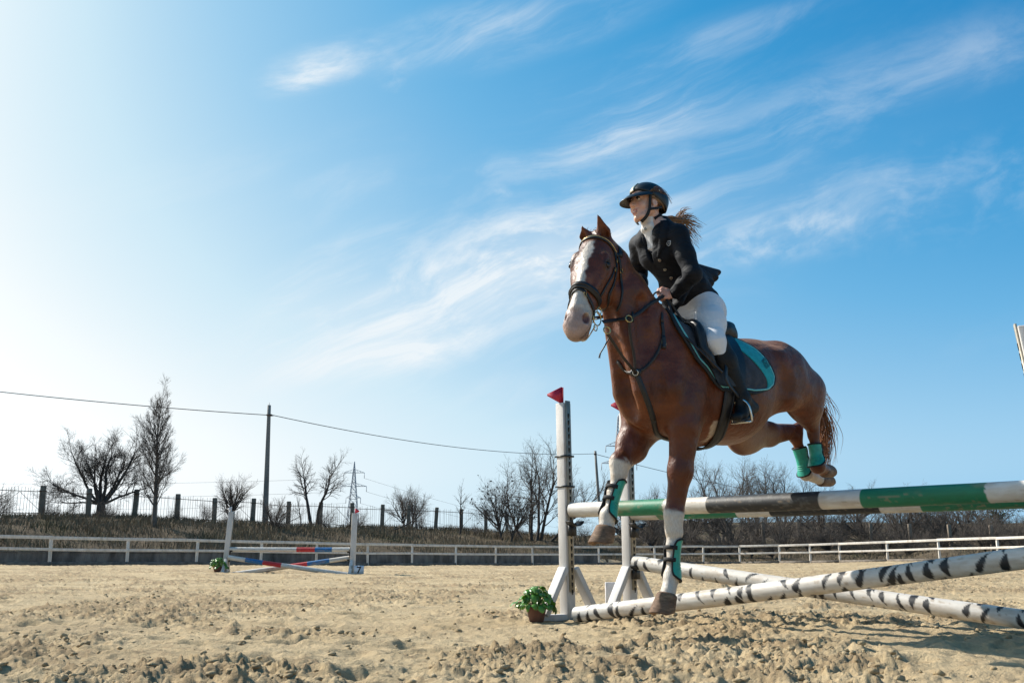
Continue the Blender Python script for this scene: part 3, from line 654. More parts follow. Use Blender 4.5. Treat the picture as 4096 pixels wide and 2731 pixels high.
    # shrubs on the left bank in front of the iron fence
    pb = None; G2 = 'leafless shrubs on the bank'; LBS = ['at the left picture edge','under the left limbs of the broad tree','between the broad tree and the poplar','left of the small fan-shaped tree','in front of the small fan-shaped tree','touching the utility pole on its left','left of the crooked tree','right of the crooked tree','below the distant pylon','just right of the dead upright trunk','right of the lone forked sapling','under the seed-pod shrub','right of the nearest jump post','left of the slim far pole']; LB2 = None
    for i, (qx, Y) in enumerate(((60,52),(250,55),(480,56),(760,58),(860,60),(965,62),(1150,61),(1330,66),(1450,69),(1700,71),(1905,71),(2060,73),(2250,75),(2330,78))):
        p = on_bank(qx, Y); s = rs.uniform(.26,.46); LB2 = 'low leafless bank shrub '+LBS[i]
        if pb is None: T = Tree(91); T.grow((0,0,0), (0,0,1), .5, .06, 0, THICK); pb = tree_obj(T, 'bank_shrub', LB2, p, 1, M_BARK, M_TWIG2, G2, 'shrub'); pb.scale = (s,s,s)
        else: copy_tree(pb, tuple(p), rs.uniform(0,6.28), (s,s), LB2, G2)
make_trees()

# ------------------------------------------------------------------ dry grass on the bank
def make_grass():
    rs = np.random.RandomState(12); N = 75000; a = rs.uniform(-.52,.56,N); rf = np.interp(a,_fa,_fr)+1.35; ri = np.interp(a,_ia,_ir)+4; r = rf+(ri-rf)*rs.rand(N)**.9
    x = r*np.sin(a); y = r*np.cos(a); den = fbm(x*.35, y*.35, 3, 61); k = rs.rand(N) < sm_(den,.28,.6)*.9+.1; x, y, a, r, den = x[k], y[k], a[k], r[k], den[k]; n = len(x); z = bank_z(x,y)-.03
    h = rs.uniform(.14,.46,n)*(.5+den)*np.where(a > .12, .55, 1.0); w = rs.uniform(.010,.022,n); th = rs.uniform(0,6.28,n); ln = rs.normal(0,.35,(n,2))*h[:,None]
    b = np.stack([x,y,z],1); s = np.stack([np.cos(th),np.sin(th),0*th],1)*w[:,None]; m = b+np.stack([ln[:,0]*.35,ln[:,1]*.35,h*.6],1); t = b+np.stack([ln[:,0],ln[:,1],h],1)
    V = np.stack([b-s, b+s, m+s*.7, m-s*.7, t],1).reshape(-1,3); i = np.arange(n)*5; F4 = np.stack([i,i+1,i+2,i+3],1); F3 = np.stack([i+3,i+2,i+4],1)
    mt, nt, bb, tc = new_mat('dry_grass'); v = tc.outputs['Object']
    c = nt.ramp(nt.noise(v, 1.2, 5, .7), [(.25,(.075,.056,.036)), (.5,(.17,.13,.083)), (.72,(.27,.215,.14))]); c = nt.mix(nt.math('MULTIPLY', nt.mrange(nt.noise(v,.30,4),.54,.68), .6), c, (.075,.075,.032))
    nt.put(bb.inputs['Base Color'], c); bb.inputs['Roughness'].default_value = .9; bb.inputs['Specular IOR Level'].default_value = .15
    tag(obj('dry_grass', mesh_np('dry_grass', V, [F4, F3]), mt, smooth=False), 'dry straw-coloured grass covering the bank behind the arena rail', 'grass', kind='stuff')
make_grass()

# ------------------------------------------------------------------ poles, cables and pylons
def make_poles():
    m = simple('pole_concrete', (.24,.215,.185), .85, .25, 2, .5, 20, .02, stain=(.10,.085,.07), stain_amt=.5, stain_scale=2, stretch=(1,1,.25))
    b = base_at(1060,2095,67); top = at(1077,1620,67); P = empty('utility_pole', tuple(b), 'tall grey concrete utility pole on the bank carrying the overhead cable', 'pole')
    mb = MB(); zt = top[2]; R = []
    for t in np.linspace(0,1,9):
        c = b+(top-b)*t; s = .17*(1-.42*t); R.append([c+np.array([sx*s,sy*s,0]) for sx, sy in ((-1,-.8),(-.8,-1),(.8,-1),(1,-.8),(1,.8),(.8,1),(-.8,1),(-1,.8))])
    mb.rings(R); mb.build('shaft', m, P)
    cp = at(1078,1660,67); mb = MB(); mb.box(cp, (.34,.34,.10)); mb.box(cp+[.2,0,-.02], (.22,.06,.06)); mb.build('cable_bracket', M_IRON, P)
    mb = MB(); mb.tube([top, top+[0,0,.18]], .012, 6); mb.build('top_pin', M_IRON, P)
    p2b = on_bank(2392,112); p2 = at(2381,1803,112); P2 = empty('utility_pole', tuple(p2b), 'slim far utility pole between the two left jump posts', 'pole'); mb = MB()
    R = []
    for t in np.linspace(0,1,7): c = p2b+(p2-p2b)*t; s = .20*(1-.35*t); R.append([c+s*np.array([math.cos(x),math.sin(x),0]) for x in np.linspace(0,6.28,9)[:-1]])
    mb.rings(R); mb.build('shaft', m, P2, True); mb = MB(); mb.box(p2-[0,0,.35], (.30,.30,.14)); mb.build('cable_bracket', M_IRON, P2)
    for qx, y0, Y, lab in ((3537,2046,120,'thin grey far pole in the thicket, left of two'), (3821,2028,126,'thin grey far pole in the thicket, right of two')):
        bb = on_bank(qx, Y); tt = at(qx, y0, Y); o = empty('far_pole', tuple(bb), lab, 'pole'); mb = MB(); mb.tube([bb,(bb+tt)/2,tt], [.14,.12,.10], 8); mb.build('shaft', m, o, True); mb = MB(); mb.tube([tt,tt+[0,0,.12],tt+[0,0,.2]], [.13,.13,.03], 8); mb.build('cap', M_IRON, o, True)
    cm = simple('cable_black', (.02,.02,.024), .6, .2, 5, 0)
    def cable(a, b_, sag, lab, rad=.026, n=30, name='overhead_cable', grp=None):
        pts = [a+(b_-a)*t-np.array([0,0,4*sag*t*(1-t)]) for t in np.linspace(0,1,n)]; mb = MB(); mb.tube(pts, rad, 5); o = mb.build(name, cm, None, True, origin=tuple(pts[n//2])); tag(o, lab, 'cable', grp)
    cable(at(-420,1518,56), cp+[0,0,.0], .18, 'black overhead cable left of the concrete utility pole')
    cable(cp+[.3,0,-.02], p2-[0,0,.3], .9, 'black overhead cable sagging right of the concrete utility pole towards the big tree')
    cable(p2-[0,0,.35], at(3560,2035,170), 1.0, 'black overhead cable running behind the horse from the slim far pole', .032)
    # lattice pylons
    pm = simple('galvanised_steel', (.40,.43,.46), .6, .15, 1, 0)
    def pylon(qx, ytop, Y, arms, lab, base_w, thick):
        tp = at(qx, ytop, Y); bz = 2.5; H = tp[2]-bz; c = np.array([tp[0], Y, bz]); o = empty('pylon', tuple(c), lab, 'pylon')
        wid = lambda t: base_w*(1-t)**1.05*.5+.22*(1-t)+.05
        lv = [0]+list(1-np.power(.86, np.arange(1,15))); lv = [t/lv[-1]*.97 for t in lv]+[1.0]
        sq = ((-1,-1),(1,-1),(1,1),(-1,1))
        for i in range(4):
            mb = MB(); mb.tube([c+np.array([sq[i][0]*wid(t),sq[i][1]*wid(t),H*t]) for t in lv], thick, 4); mb.build('corner_leg', pm, o)
        mb = MB()
        for t0, t1 in zip(lv[:-2], lv[1:-1]):
            for i in range(4):
                (ax, ay), (bx, by) = sq[i], sq[(i+1)%4]
                A0 = c+np.array([ax*wid(t0),ay*wid(t0),H*t0]); B0 = c+np.array([bx*wid(t0),by*wid(t0),H*t0]); A1 = c+np.array([ax*wid(t1),ay*wid(t1),H*t1]); B1 = c+np.array([bx*wid(t1),by*wid(t1),H*t1])
                mb.tube([A0,B1], thick*.6, 3, False); mb.tube([B0,A1], thick*.6, 3, False); mb.tube([A1,B1], thick*.6, 3, False)
        mb.build('lattice', pm, o)
        ends = []
        for ya, hw, dr in arms:
            z = at(qx, ya, Y)[2]; t = (z-bz)/H; ww = wid(min(t,1)); h2 = hw/FPX*Y
            for s in (-1,1):
                mb = MB(); e = np.array([c[0]+s*h2, Y, z]); ends.append((e, s))
                for dy in (-1,1): mb.tube([np.array([c[0]+s*ww,Y+dy*ww,z]), e], thick*.8, 3, False)
                mb.tube([np.array([c[0],Y,z+1.3]), e], thick*.8, 3, False)
                for k in (.33,.66): mb.tube([np.array([c[0]+s*(ww+(h2-ww)*k),Y,z]), np.array([c[0]+s*h2*k*.8,Y,z+1.3*(1-k*.8)])], thick*.5, 3, False)
                a_ = mb.build('cross_arm', pm, o); mb = MB(); mb.tube([e, e-[0,0,dr]], thick*.9, 4); mb.build('insulator', pm, a_)
        return ends
    e1 = pylon(1418,1845,350,[(1890,41,1.9),(1944,51,1.9),(1990,29,1.9)], 'distant lattice electricity pylon above the far jump', 5.2, .11)
    e2 = pylon(2472,1662,235,[(1783,52,1.5),(1852,70,1.6)], 'nearer lattice pylon half hidden by the second jump post', 5.6, .10)
    for k, (e, s) in enumerate(e1):
        tgt = np.array([e[0]-s*0-330, e[1]-30, e[2]+6]) if s < 0 else np.array([e[0]+150, e[1]+330, e[2]-14])
        cable(e-[0,0,1.9], tgt, 6.0, 'faint power line from the %s arm of the distant pylon running %s' % (('top','middle','lowest')[k//2], 'left' if s < 0 else 'right'), .035, 24, 'power_line', 'power lines of the distant pylon')
make_poles()
# ------------------------------------------------------------------ show jumps
def bar_material(name, rough=.55):
    m, nt, b, tc = new_mat(name); a = nt.new('ShaderNodeVertexColor', layer_name='paint'); v = tc.outputs['Object']
    n = nt.noise(nt.mapping(v, scale=(.3,.3,1)), 30, 5, .65); c = nt.mix(nt.mrange(n,.35,.7), a.outputs['Color'], nt.mix(1.0, a.outputs['Color'], (.86,.82,.78), 'MULTIPLY'))
    nt.put(b.inputs['Base Color'], c); b.inputs['Roughness'].default_value = rough; nt.put(b.inputs['Normal'], nt.bump(nt.noise(v,40,5,.6), .25, .004)); return m
M_BAR = bar_material('painted_pole')
PAINT = dict(w=(.62,.59,.54), g=(.005,.175,.085), k=(.018,.020,.022), r=(.52,.025,.028), b=(.008,.13,.34))
def jump_pole(P0, P1, r, bands, label, group=None, zebra=None, seed=1, nl=420, na=36, par_name='jump_pole'):
    """bands: list of (t_end, colour key); zebra: brush-stroke marks"""
    P0 = np.asarray(P0, float); P1 = np.asarray(P1, float); e = P1-P0; Ln = np.linalg.norm(e); e /= Ln; s = np.cross(e,(0,0,1)); s /= np.linalg.norm(s); u = np.cross(s,e)
    t = np.linspace(0,1,nl); th = np.linspace(0,2*math.pi,na,endpoint=False); TT, TH = np.meshgrid(t, th, indexing='ij'); rs = np.random.RandomState(seed)
    bow = (4*TT*(1-TT))*.006; rad = r*(1+.012*np.sin(TT*23+seed)); cth, sth = np.cos(TH), np.sin(TH)
    V = P0+TT[...,None]*Ln*e-bow[...,None]*u+rad[...,None]*(cth[...,None]*u+sth[...,None]*s)
    i, j = np.meshgrid(np.arange(nl-1), np.arange(na), indexing='ij'); i = i.ravel(); j = j.ravel(); F = np.stack([i*na+j, i*na+(j+1)%na, (i+1)*na+(j+1)%na, (i+1)*na+j],1)
    V = V.reshape(-1,3); nV = len(V); ring0 = V[:na]; ringN = V[-na:]
    V = np.vstack([V, ring0.mean(0)+(ring0-ring0.mean(0))*.9-e*.006, ringN.mean(0)+(ringN-ringN.mean(0))*.9+e*.006]); a = np.arange(na)
    F2 = np.stack([(a+1)%na, a, nV+a, nV+(a+1)%na],1); F3 = np.stack([nV-na+a, nV-na+(a+1)%na, nV+na+(a+1)%na, nV+na+a],1)
    X = TT*Ln; n1 = fbm(X*5+seed*3, TH*1.5+9, 4, seed); n2 = fbm(X*26, TH*5, 3, seed+5); n3 = fbm(X*2.2, TH*2.5, 3, seed+9)
    col = np.zeros((nl,na,3)); prev = 0
    for te, k in bands:
        m = (TT+ (n2-.5)*.002 >= prev) & (TT+(n2-.5)*.002 <= te+1e-6); col[m] = PAINT[k]; prev = te
    chip = sm_(n2,.66,.74)*sm_(n3,.42,.62); col += (np.array([.30,.22,.14])-col)*(chip*.55)[...,None]
    dirt = sm_(n1,.56,.78); col += (np.array([.34,.25,.15])-col)*(dirt*np.where(col.max(-1) < .06, .07, .40))[...,None]
    white = (col.min(-1) > .3)*sm_(n3,.5,.7); col += (np.array([.40,.30,.19])-col)*(white*.25*n2)[...,None]
    dk = (col.max(-1) < .06)*sm_(n2,.60,.70); col += (np.array([.13,.13,.125])-col)*(dk*.45)[...,None]
    if zebra is not None:
        d = np.zeros((nl,na)); x = .06
        while x < Ln:
            for row in range(3):
                if rs.rand() < .22: continue
                c0 = row*2*math.pi/3+rs.normal(0,.35)+x*.6; hl = rs.uniform(.85,1.45); w = rs.uniform(.014,.024); sl = rs.normal(0,.022); x0 = x+rs.uniform(-.025,.025)
                dt = (TH-c0+math.pi)%(2*math.pi)-math.pi; q = dt/hl; ww = w*np.clip(1-np.abs(q)**2.2,0,1)*(1.0+.75*q*rs.choice((-1,1)))+.0001; dx = np.abs(X-x0-sl*q-.016*q*q)
                d = np.maximum(d, (np.abs(q) < 1)*sm_(dx/ww+(n2-.5)*.5, 1.1, .85))
            x += rs.uniform(.085,.125)
        col += (np.array([.014,.015,.018])-col)*d[...,None]
    C = np.ones((len(V),4), np.float32); C[:nV,:3] = col.reshape(-1,3); C[nV:nV+na,:3] = (.36,.28,.19); C[nV+na:,:3] = (.36,.28,.19)
    me = mesh_np(par_name, V, [F, F2[:, ::-1], F3[:, ::-1], (nV+a[::-1])[None], (nV+na+a)[None]]); at_ = me.color_attributes.new('paint','FLOAT_COLOR','POINT'); at_.data.foreach_set('color', C.ravel())
    o = obj(par_name, me, M_BAR, origin=tuple((P0+P1)/2)); tag(o, label, 'pole', group); return o
M_TRACK = simple('aluminium_track', (.36,.32,.25), .5, .2, 10, .2, metal=.35); M_DARK = simple('keyhole_shade', (.02,.018,.016), .9, .2, 20, 0)
M_CUP = simple('black_plastic', (.014,.014,.015), .5, .2, 30, .2); M_RED = simple('red_flag', (.55,.022,.05), .5, .1, 20, .1); M_WFLAG = simple('white_flag', (.66,.63,.62), .5, .1, 20, .1)
def standard(base, bdir, H, w, label, lean=(0,0), flag=None, flag_dir=None, cups=(), bands=(), feet=.28, track=True, group='jump standards'):
    """wing post: bdir = unit vector towards the opposite standard"""
    b = np.asarray(base, float); bd = np.array([bdir[0],bdir[1],0.0]); bd /= np.linalg.norm(bd); nd = np.array([-bd[1],bd[0],0]); nd = nd if nd[1] < 0 else -nd; up = np.array([lean[0],lean[1],1.0]); up /= np.linalg.norm(up)
    S = empty('jump_standard', tuple(b), label, 'jump standard', group); R = np.stack([bd, nd, up],1)
    mb = MB(); mb.box(b+up*H/2, (w,w,H), R); bevel(mb.build('post', M_WPAINT2, S), .006)
    mb = MB(); mb.bar(b-nd*feet*1.15+[0,0,.03], b+nd*feet*1.15+[0,0,.03], w*.9, .05); bevel(mb.build('foot', M_WPAINT2, S), .006)
    for s in (1,-1):
        mb = MB(); mb.bar(b+nd*s*(w*.5+.012)+up*.40+bd*.02, b+nd*s*feet+[0,0,.05]+bd*.02, .045, .085, up=bd); bevel(mb.build('brace', M_WPAINT2, S), .005)
    if track:
        mb = MB(); mb.box(b+up*(H*.54+.05)+bd*(w*.5+.006), (.012,.05,H*.88), R); tr = mb.build('cup_track', M_TRACK, S); mb = MB()
        for k in range(int(H*.86/.055)):
            z = H*.12+k*.055+.02; mb.box(b+up*z+bd*(w*.5+.0135), (.004,.016,.026), R); mb.box(b+up*(z-.016)+bd*(w*.5+.0132), (.004,.008,.02), R)
        mb.build('keyhole_shade_plates', M_DARK, tr)  # no real holes: thin dark plates imitate the shade inside the keyholes
    for z in bands: mb = MB(); mb.box(b+up*z, (w+.034,w+.012,.014), R); mb.build('tie_band', M_CUP, S)
    for z in cups:
        mb = MB(); mb.box(b+up*(z-.085)+bd*(w*.5+.022), (.03,.075,.10), R); pts = []
        c = b+up*z+bd*(w*.5+.055); q = [c+nd*.075*math.sin(t)-up*.062*math.cos(t) for t in np.linspace(-1.2,1.2,11)]; mb.ribbon(np.array(q), np.array([c-x for x in q]), .075, .008); mb.build('pole_cup', M_CUP, S)
    if flag is not None:
        fd = np.array([flag_dir[0],flag_dir[1],0.0]); fd /= np.linalg.norm(fd); fn = np.array([-fd[1],fd[0],0]); c = b+up*(H)-fd*0
        tri = np.array([c+[0,0,-.03]+fd*.01*0, c+[0,0,.185], c+fd*.175+[0,0,.085], c+fd*.012+[0,0,-.002]]); tri = np.array([c+[0,0,.0], c+[0,0,.13], c+fd*.014+[0,0,.136], c+fd*.13+[0,0,.075], c+fd*.13+[0,0,.06], c+fd*.02+[0,0,.0]])
        mb = MB(); mb.rings([tri-fn*.003, tri+fn*.003]); fl = mb.build('flag', flag, S); mb = MB(); mb.bar(c-[0,0,.10]+fn*.008, c+[0,0,.13]+fn*.008, .012, .006); mb.build('flag_pin', flag, fl)
    return S
def solve_Y(qx, qy, Z):
    d = ray(qx, qy); return d[1]*(Z-CAM_Z)/d[2]
def make_near_jump():
    L1 = at(2272,2462,8.0); L1[2] = 0; H = 1.70
    YR = solve_Y(4105,1290,1.70); R1 = at(4105,1290,YR)
    lean = np.array([-.12,-.02]); R1 = np.array([R1[0]-lean[0]*1.70, R1[1]-lean[1]*1.70, 0])
    bd = R1-L1; bd[2] = 0; bd /= np.linalg.norm(bd); nd = np.array([-bd[1],bd[0],0]); nd = nd if nd[1] < 0 else -nd
    L2 = at(2522,2432,8.55); L2[2] = 0; R2 = R1+(L2-L1)
    gz = lambda p: np.array([p[0],p[1],-.01])
    standard(gz(L1), bd, H, .088, 'white jump post nearest the potted plant with red flag and two black bands', flag=M_RED, flag_dir=(-1,-.15), cups=(.78,), bands=(1.27,1.03), lean=(-.012,0))
    standard(gz(L2), bd, H, .088, 'white jump post behind the raised foreleg, its red flag half hidden', flag=M_RED, flag_dir=(-1,-.15), cups=(.78,.44))
    standard(gz(R1), (-.93,.37), H, .10, 'leaning white jump post at the right edge, only its top in view', lean=lean, cups=(.80,.46))
    standard(gz(R2), -bd, H, .10, 'white jump post holding the rear pole, just beyond the right edge', cups=(.80,.46))
    z = np.array([0,0,1.0]); off = bd*.05
    A0 = at(2292,2066,solve_Y(2292,2462,0.0)-.02); A1 = R1-bd*.03+z*.82; A0 = L1+bd*.055+z*.835
    # stripe ends measured along the pole in the photograph
    def tt(P, Q, xs):
        out = []
        for x in xs:
            lo, hi = 0.0, 1.4
            for _ in range(40):
                m = (lo+hi)/2
                if proj(P+(Q-P)*m)[0] < x: lo = m
                else: hi = m
            out.append(lo)
        return out
    t = tt(A0, A1, (2478,2668,2840,3290,3456,3957)); jump_pole(A0, A1, .058, list(zip(t+[1.0], 'wgwkwgw')), 'front top pole in green, white and black stripes', 'striped top poles', seed=3)
    B0 = L2+bd*.055+z*.835; B1 = R2-bd*.03+z*.82; t = tt(B0, B1, (2640,2957,3092,3530,3695,4150)); jump_pole(B0, B1, .058, list(zip([min(x,1.0) for x in t]+[1.0], 'wgwkwgw')), 'rear top pole with green and black stripes just below the front one', 'striped top poles', seed=5)
    C0 = L1+bd*.07-nd*-.10+z*.045; C1 = R1-bd*.05+nd*.0+z*.50; C0 = at(2305,2452,7.75); C0[2] = .05; jump_pole(C0, C1, .058, [(1.0,'w')], 'zebra-painted pole rising to the right, its low end by the near post', 'zebra cross poles', zebra=1, seed=7)
    D0 = L2+bd*.06+z*.43; D1 = R2-bd*.05+z*.045; jump_pole(D0, D1, .058, [(1.0,'w')], 'zebra-painted pole sloping down to the right behind the other', 'zebra cross poles', zebra=1, seed=9)
    # white marker board behind the second post
    p = at(2452,2420,8.95); p[2] = .0; mb = MB(); mb.box(p+[0,0,.13], (.13,.05,.26)); o = mb.build('marker_board', M_WFLAG, None, origin=tuple(p)); bevel(o, .004); tag(o, 'plain white board standing behind the second jump post', 'board')
    return L1
def text_mesh(s, size, ext, off=0.0):
    cu = bpy.data.curves.new('t', 'FONT'); cu.body = s; cu.size = size; cu.extrude = ext; cu.offset = off; cu.align_x = 'CENTER'; cu.align_y = 'CENTER'
    o = bpy.data.objects.new('t', cu); COL.objects.link(o); dg = bpy.context.evaluated_depsgraph_get(); me = bpy.data.meshes.new_from_object(o.evaluated_get(dg)); bpy.data.objects.remove(o); bpy.data.curves.remove(cu); return me
def make_far_jump():
    Y = 28.6; a = at(898,2301,Y); b = at(1408,2300,Y); a[2] = float(ground_z(np.array(a[0]), np.array(a[1])))-.02; b[2] = float(ground_z(np.array(b[0]), np.array(b[1])))-.02; bd = b-a; bd[2] = 0; bd /= np.linalg.norm(bd)
    standard(a, bd, 1.72, .14, 'far white jump post beside the small potted plant, leaning, with white flag', flag=M_WFLAG, flag_dir=(-1,-.1), lean=(.055,0), cups=(.66,.45), feet=.3)
    standard(b, -bd, 1.70, .14, 'far white jump post beside the number board with a red flag', flag=M_RED, flag_dir=(1,-.1), lean=(.015,0), cups=(.66,.45), feet=.3)
    z = np.array([0,0,1.0]); n = np.array([0,-1.0,0])
    f = lambda x0, x1, xs: [(x-x0)/(x1-x0) for x in xs]+[1.0]
    g = 'poles of the far jump'
    P, Q = at(911,2196,Y-.0), at(1399,2197,Y); jump_pole(P, Q, .064, list(zip(f(911,1399,(1187,1260,1330)), 'wrbw')), 'level top pole of the far jump, white with red and blue bands', g, seed=11, nl=200, na=20)
    P, Q = at(911,2228,Y-.12), at(1390,2297,Y-.12); jump_pole(P, Q, .064, list(zip(f(911,1390,(982,1053,1127)), 'wbrw')), 'crossed pole of the far jump sloping down to the number board', g, seed=13, nl=200, na=20)
    P, Q = at(917,2297,Y+.12), at(1397,2230,Y+.12); jump_pole(P, Q, .064, list(zip(f(917,1397,(1160,1229,1318)), 'wrbw')), 'crossed pole of the far jump sloping down to the small potted plant', g, seed=15, nl=200, na=20)
    c = at(1435,2301,Y-.25); c[2] = float(ground_z(np.array(c[0]), np.array(c[1]))); mb = MB(); mb.box(c+[0,0,.12], (.27,.03,.25)); N = mb.build('number_board', simple('board_white', (.60,.64,.70), .5, .05, 10, 0), None, origin=tuple(c)); tag(N, 'white board with a black figure 7 at the foot of the far jump', 'number board')
    me = text_mesh('7', .26, .003, .006); me.transform(Matrix.Translation(Vector(c)+Vector((0,-.0185,.118))) @ Matrix.Rotation(math.pi/2, 4, 'X')); obj('figure', me, simple('black_print', (.012,.012,.014), .6, .1, 10, 0), N, False)
    mb = MB(); s = at(1385,2300,Y-.1); mb.box(c+[-.20,.02,.10], (.05,.03,.30)); mb.build('side_bracket', M_TRACK, N)
NEAR_L1 = make_near_jump(); make_far_jump()

# ------------------------------------------------------------------ potted plants
def make_plants():
    lm, nt, b, tc = new_mat('leaf_green'); v = tc.outputs['Object']; nt.put(b.inputs['Base Color'], nt.mix(nt.mrange(nt.noise(v,14,3),.35,.65), (.030,.110,.012), (.085,.24,.022))); b.inputs['Roughness'].default_value = .38
    b.inputs['Transmission Weight'].default_value = 0.0; b.inputs['Subsurface Weight'].default_value = .15; b.inputs['Subsurface Radius'].default_value = (.02,.04,.01); b.inputs['Subsurface Scale'].default_value = .3
    pm = simple('terracotta_plastic', (.13,.050,.032), .55, .15, 8, .15, stain=(.20,.14,.09), stain_amt=.3); sm2 = simple('plant_stem', (.06,.15,.03), .6, .2, 20, 0); em = simple('potting_soil', (.03,.022,.016), .95, .3, 20, .5)
    def leaf_mesh(k, L_=.075, W=.060):
        rs = np.random.RandomState(k); V = []; n, m = 6, 5
        for i in range(n+1):
            t = i/n; w = W*.5*math.sin(math.pi*min(1,(t*.93+.05)))**.7*(1+.12*math.sin(t*19+k))
            for j in range(m):
                s = (j/(m-1))*2-1; V.append((t*L_-.0, s*w, -abs(s)**1.5*.010+.020*math.sin(t*2.6)-.015*t*t+.004*math.sin(s*9+t*7+k)))
        F = [(i*m+j, i*m+j+1, (i+1)*m+j+1, (i+1)*m+j) for i in range(n) for j in range(m-1)]; V = np.array(V); top = V+[0,0,.0006]; nV = len(V)
        F = F+[tuple(x+nV for x in f[::-1]) for f in F]; mb = MB(); mb.add(np.vstack([top, V]), F); me = mb.data('leaf'); me.materials.append(lm); me.polygons.foreach_set('use_smooth', np.ones(len(me.polygons),bool)); return me
    LM = [leaf_mesh(k, .07+.012*k, .060+.006*k) for k in range(4)]
    def plant(c, s, label, nleaf, sx, seed, join=False):
        c = np.asarray(c, float); P = empty('potted_plant', tuple(c), label, 'potted plant', 'potted plants'); rs = random.Random(seed); R = []
        for z, r in ((0,.062),(.005,.066),(.115,.092),(.118,.101),(.140,.104),(.142,.098),(.125,.090)): R.append([c+s*np.array([r*math.cos(t),r*math.sin(t),z]) for t in np.linspace(0,2*math.pi,28,endpoint=False)])
        mb = MB(); mb.rings(R); sharp(mb.build('pot', pm, P, True), 40)
        mb = MB(); mb.rings([[c+s*np.array([r*math.cos(t),r*math.sin(t),z]) for t in np.linspace(0,2*math.pi,16,endpoint=False)] for z, r in ((.118,.088),(.128,.06),(.132,.02))]); mb.build('soil', em, P, True)
        st = MB(); jv, jf = [], []
        for i in range(nleaf):
            a = rs.uniform(0,6.28); rr = rs.random()**.6; h = .15*(1-rr**1.6)+rs.uniform(.0,.05)-.035*rr; e = c+s*np.array([math.cos(a)*rr*.125*sx, math.sin(a)*rr*.125, .145+h]); r0 = c+s*np.array([math.cos(a)*.03,math.sin(a)*.03,.12])
            st.tube(catmull([r0,(r0+e)/2+s*np.array([0,0,.03]),e],3), s*.0022, 4)
            Rm = Matrix.Rotation(a+rs.gauss(0,.6),4,'Z') @ Matrix.Rotation(rs.gauss(.25+.5*rr,.35),4,'Y') @ Matrix.Rotation(rs.gauss(0,.4),4,'X'); sc = s*rs.uniform(.6,1.05)
            if join:
                me = LM[i%4]; Vv = np.array([(Vector(e)+Rm @ (v.co*sc)) for v in me.vertices]); jf += [tuple(k+sum(len(q) for q in jv) for k in p.vertices) for p in me.polygons]; jv.append(Vv)
            else:
                l = bpy.data.objects.new('leaf', LM[i%4]); COL.objects.link(l); l.parent = P; l.matrix_local = Matrix.Translation(Vector(e-c)) @ Rm @ Matrix.Scale(sc,4)
        st.build('stems', sm2, P, True)
        if join: mb = MB(); mb.add(np.concatenate(jv), jf); o = mb.build('leaves', lm, P, True); o['kind'] = 'stuff'
    p = at(2146,2455,7.70); p[2] = .0; plant(p, .80, 'large leafy green plant in a brown pot beside the nearest jump post', 78, 1.45, 3)
    Y = 28.4; p = at(868,2303,Y); p[2] = float(ground_z(np.array(p[0]), np.array(p[1]))); plant(p, 1.25, 'small leafy green plant in a brown pot at the far left jump post', 70, 1.6, 5, True)
    # a saucer-like spare cup lying on the near post foot
make_plants()
# ------------------------------------------------------------------ horse
HANG = math.radians(36.9)
HD = np.array([-math.cos(HANG), -math.sin(HANG), 0]); LF = np.array([math.sin(HANG), -math.cos(HANG), 0])
W0 = at(2663, 1300, 6.15)
def hp(qx, qy, v):
    """photo pixel + distance left of the horse's midline -> (forward, left, up)"""
    d = ray(qx, qy); t = (v - (CAM-W0)@LF) / (d@LF); p = CAM+d*t; q = p-W0
    return np.array([q@HD, q@LF, p[2]])
def h2w(P):
    P = np.asarray(P, float)
    return W0*np.array([1,1,0]) + P[..., :1]*HD + P[..., 1:2]*LF + P[..., 2:3]*np.array([0,0,1.0])
def w2h(P):
    q = np.asarray(P, float)-W0*np.array([1,1,0]); return np.stack([q@HD, q@LF, q[..., 2]], -1)

# head frame: a = poll to muzzle, s = its left, f = face normal
HYAW, HTILT = math.radians(35), math.radians(28)
_hh = np.array([math.cos(HYAW), math.sin(HYAW), 0]); _z = np.array([0,0,1.0])
HS = np.array([-math.sin(HYAW), math.cos(HYAW), 0])
_roll = math.radians(6)                                    # head tips a little to its own right
HA = -_z*math.cos(HTILT) + _hh*math.sin(HTILT); HF = _hh*math.cos(HTILT) + _z*math.sin(HTILT)
HS, HA = HS*math.cos(_roll) - HA*math.sin(_roll)*-1, HA*math.cos(_roll) - HS*math.sin(_roll)
HK = 1.15                                                  # head size
POLL = np.array([0.575, 0.020, 2.330])
def hd(l, s, f): return POLL + (HA*l + HS*s + HF*f)*HK

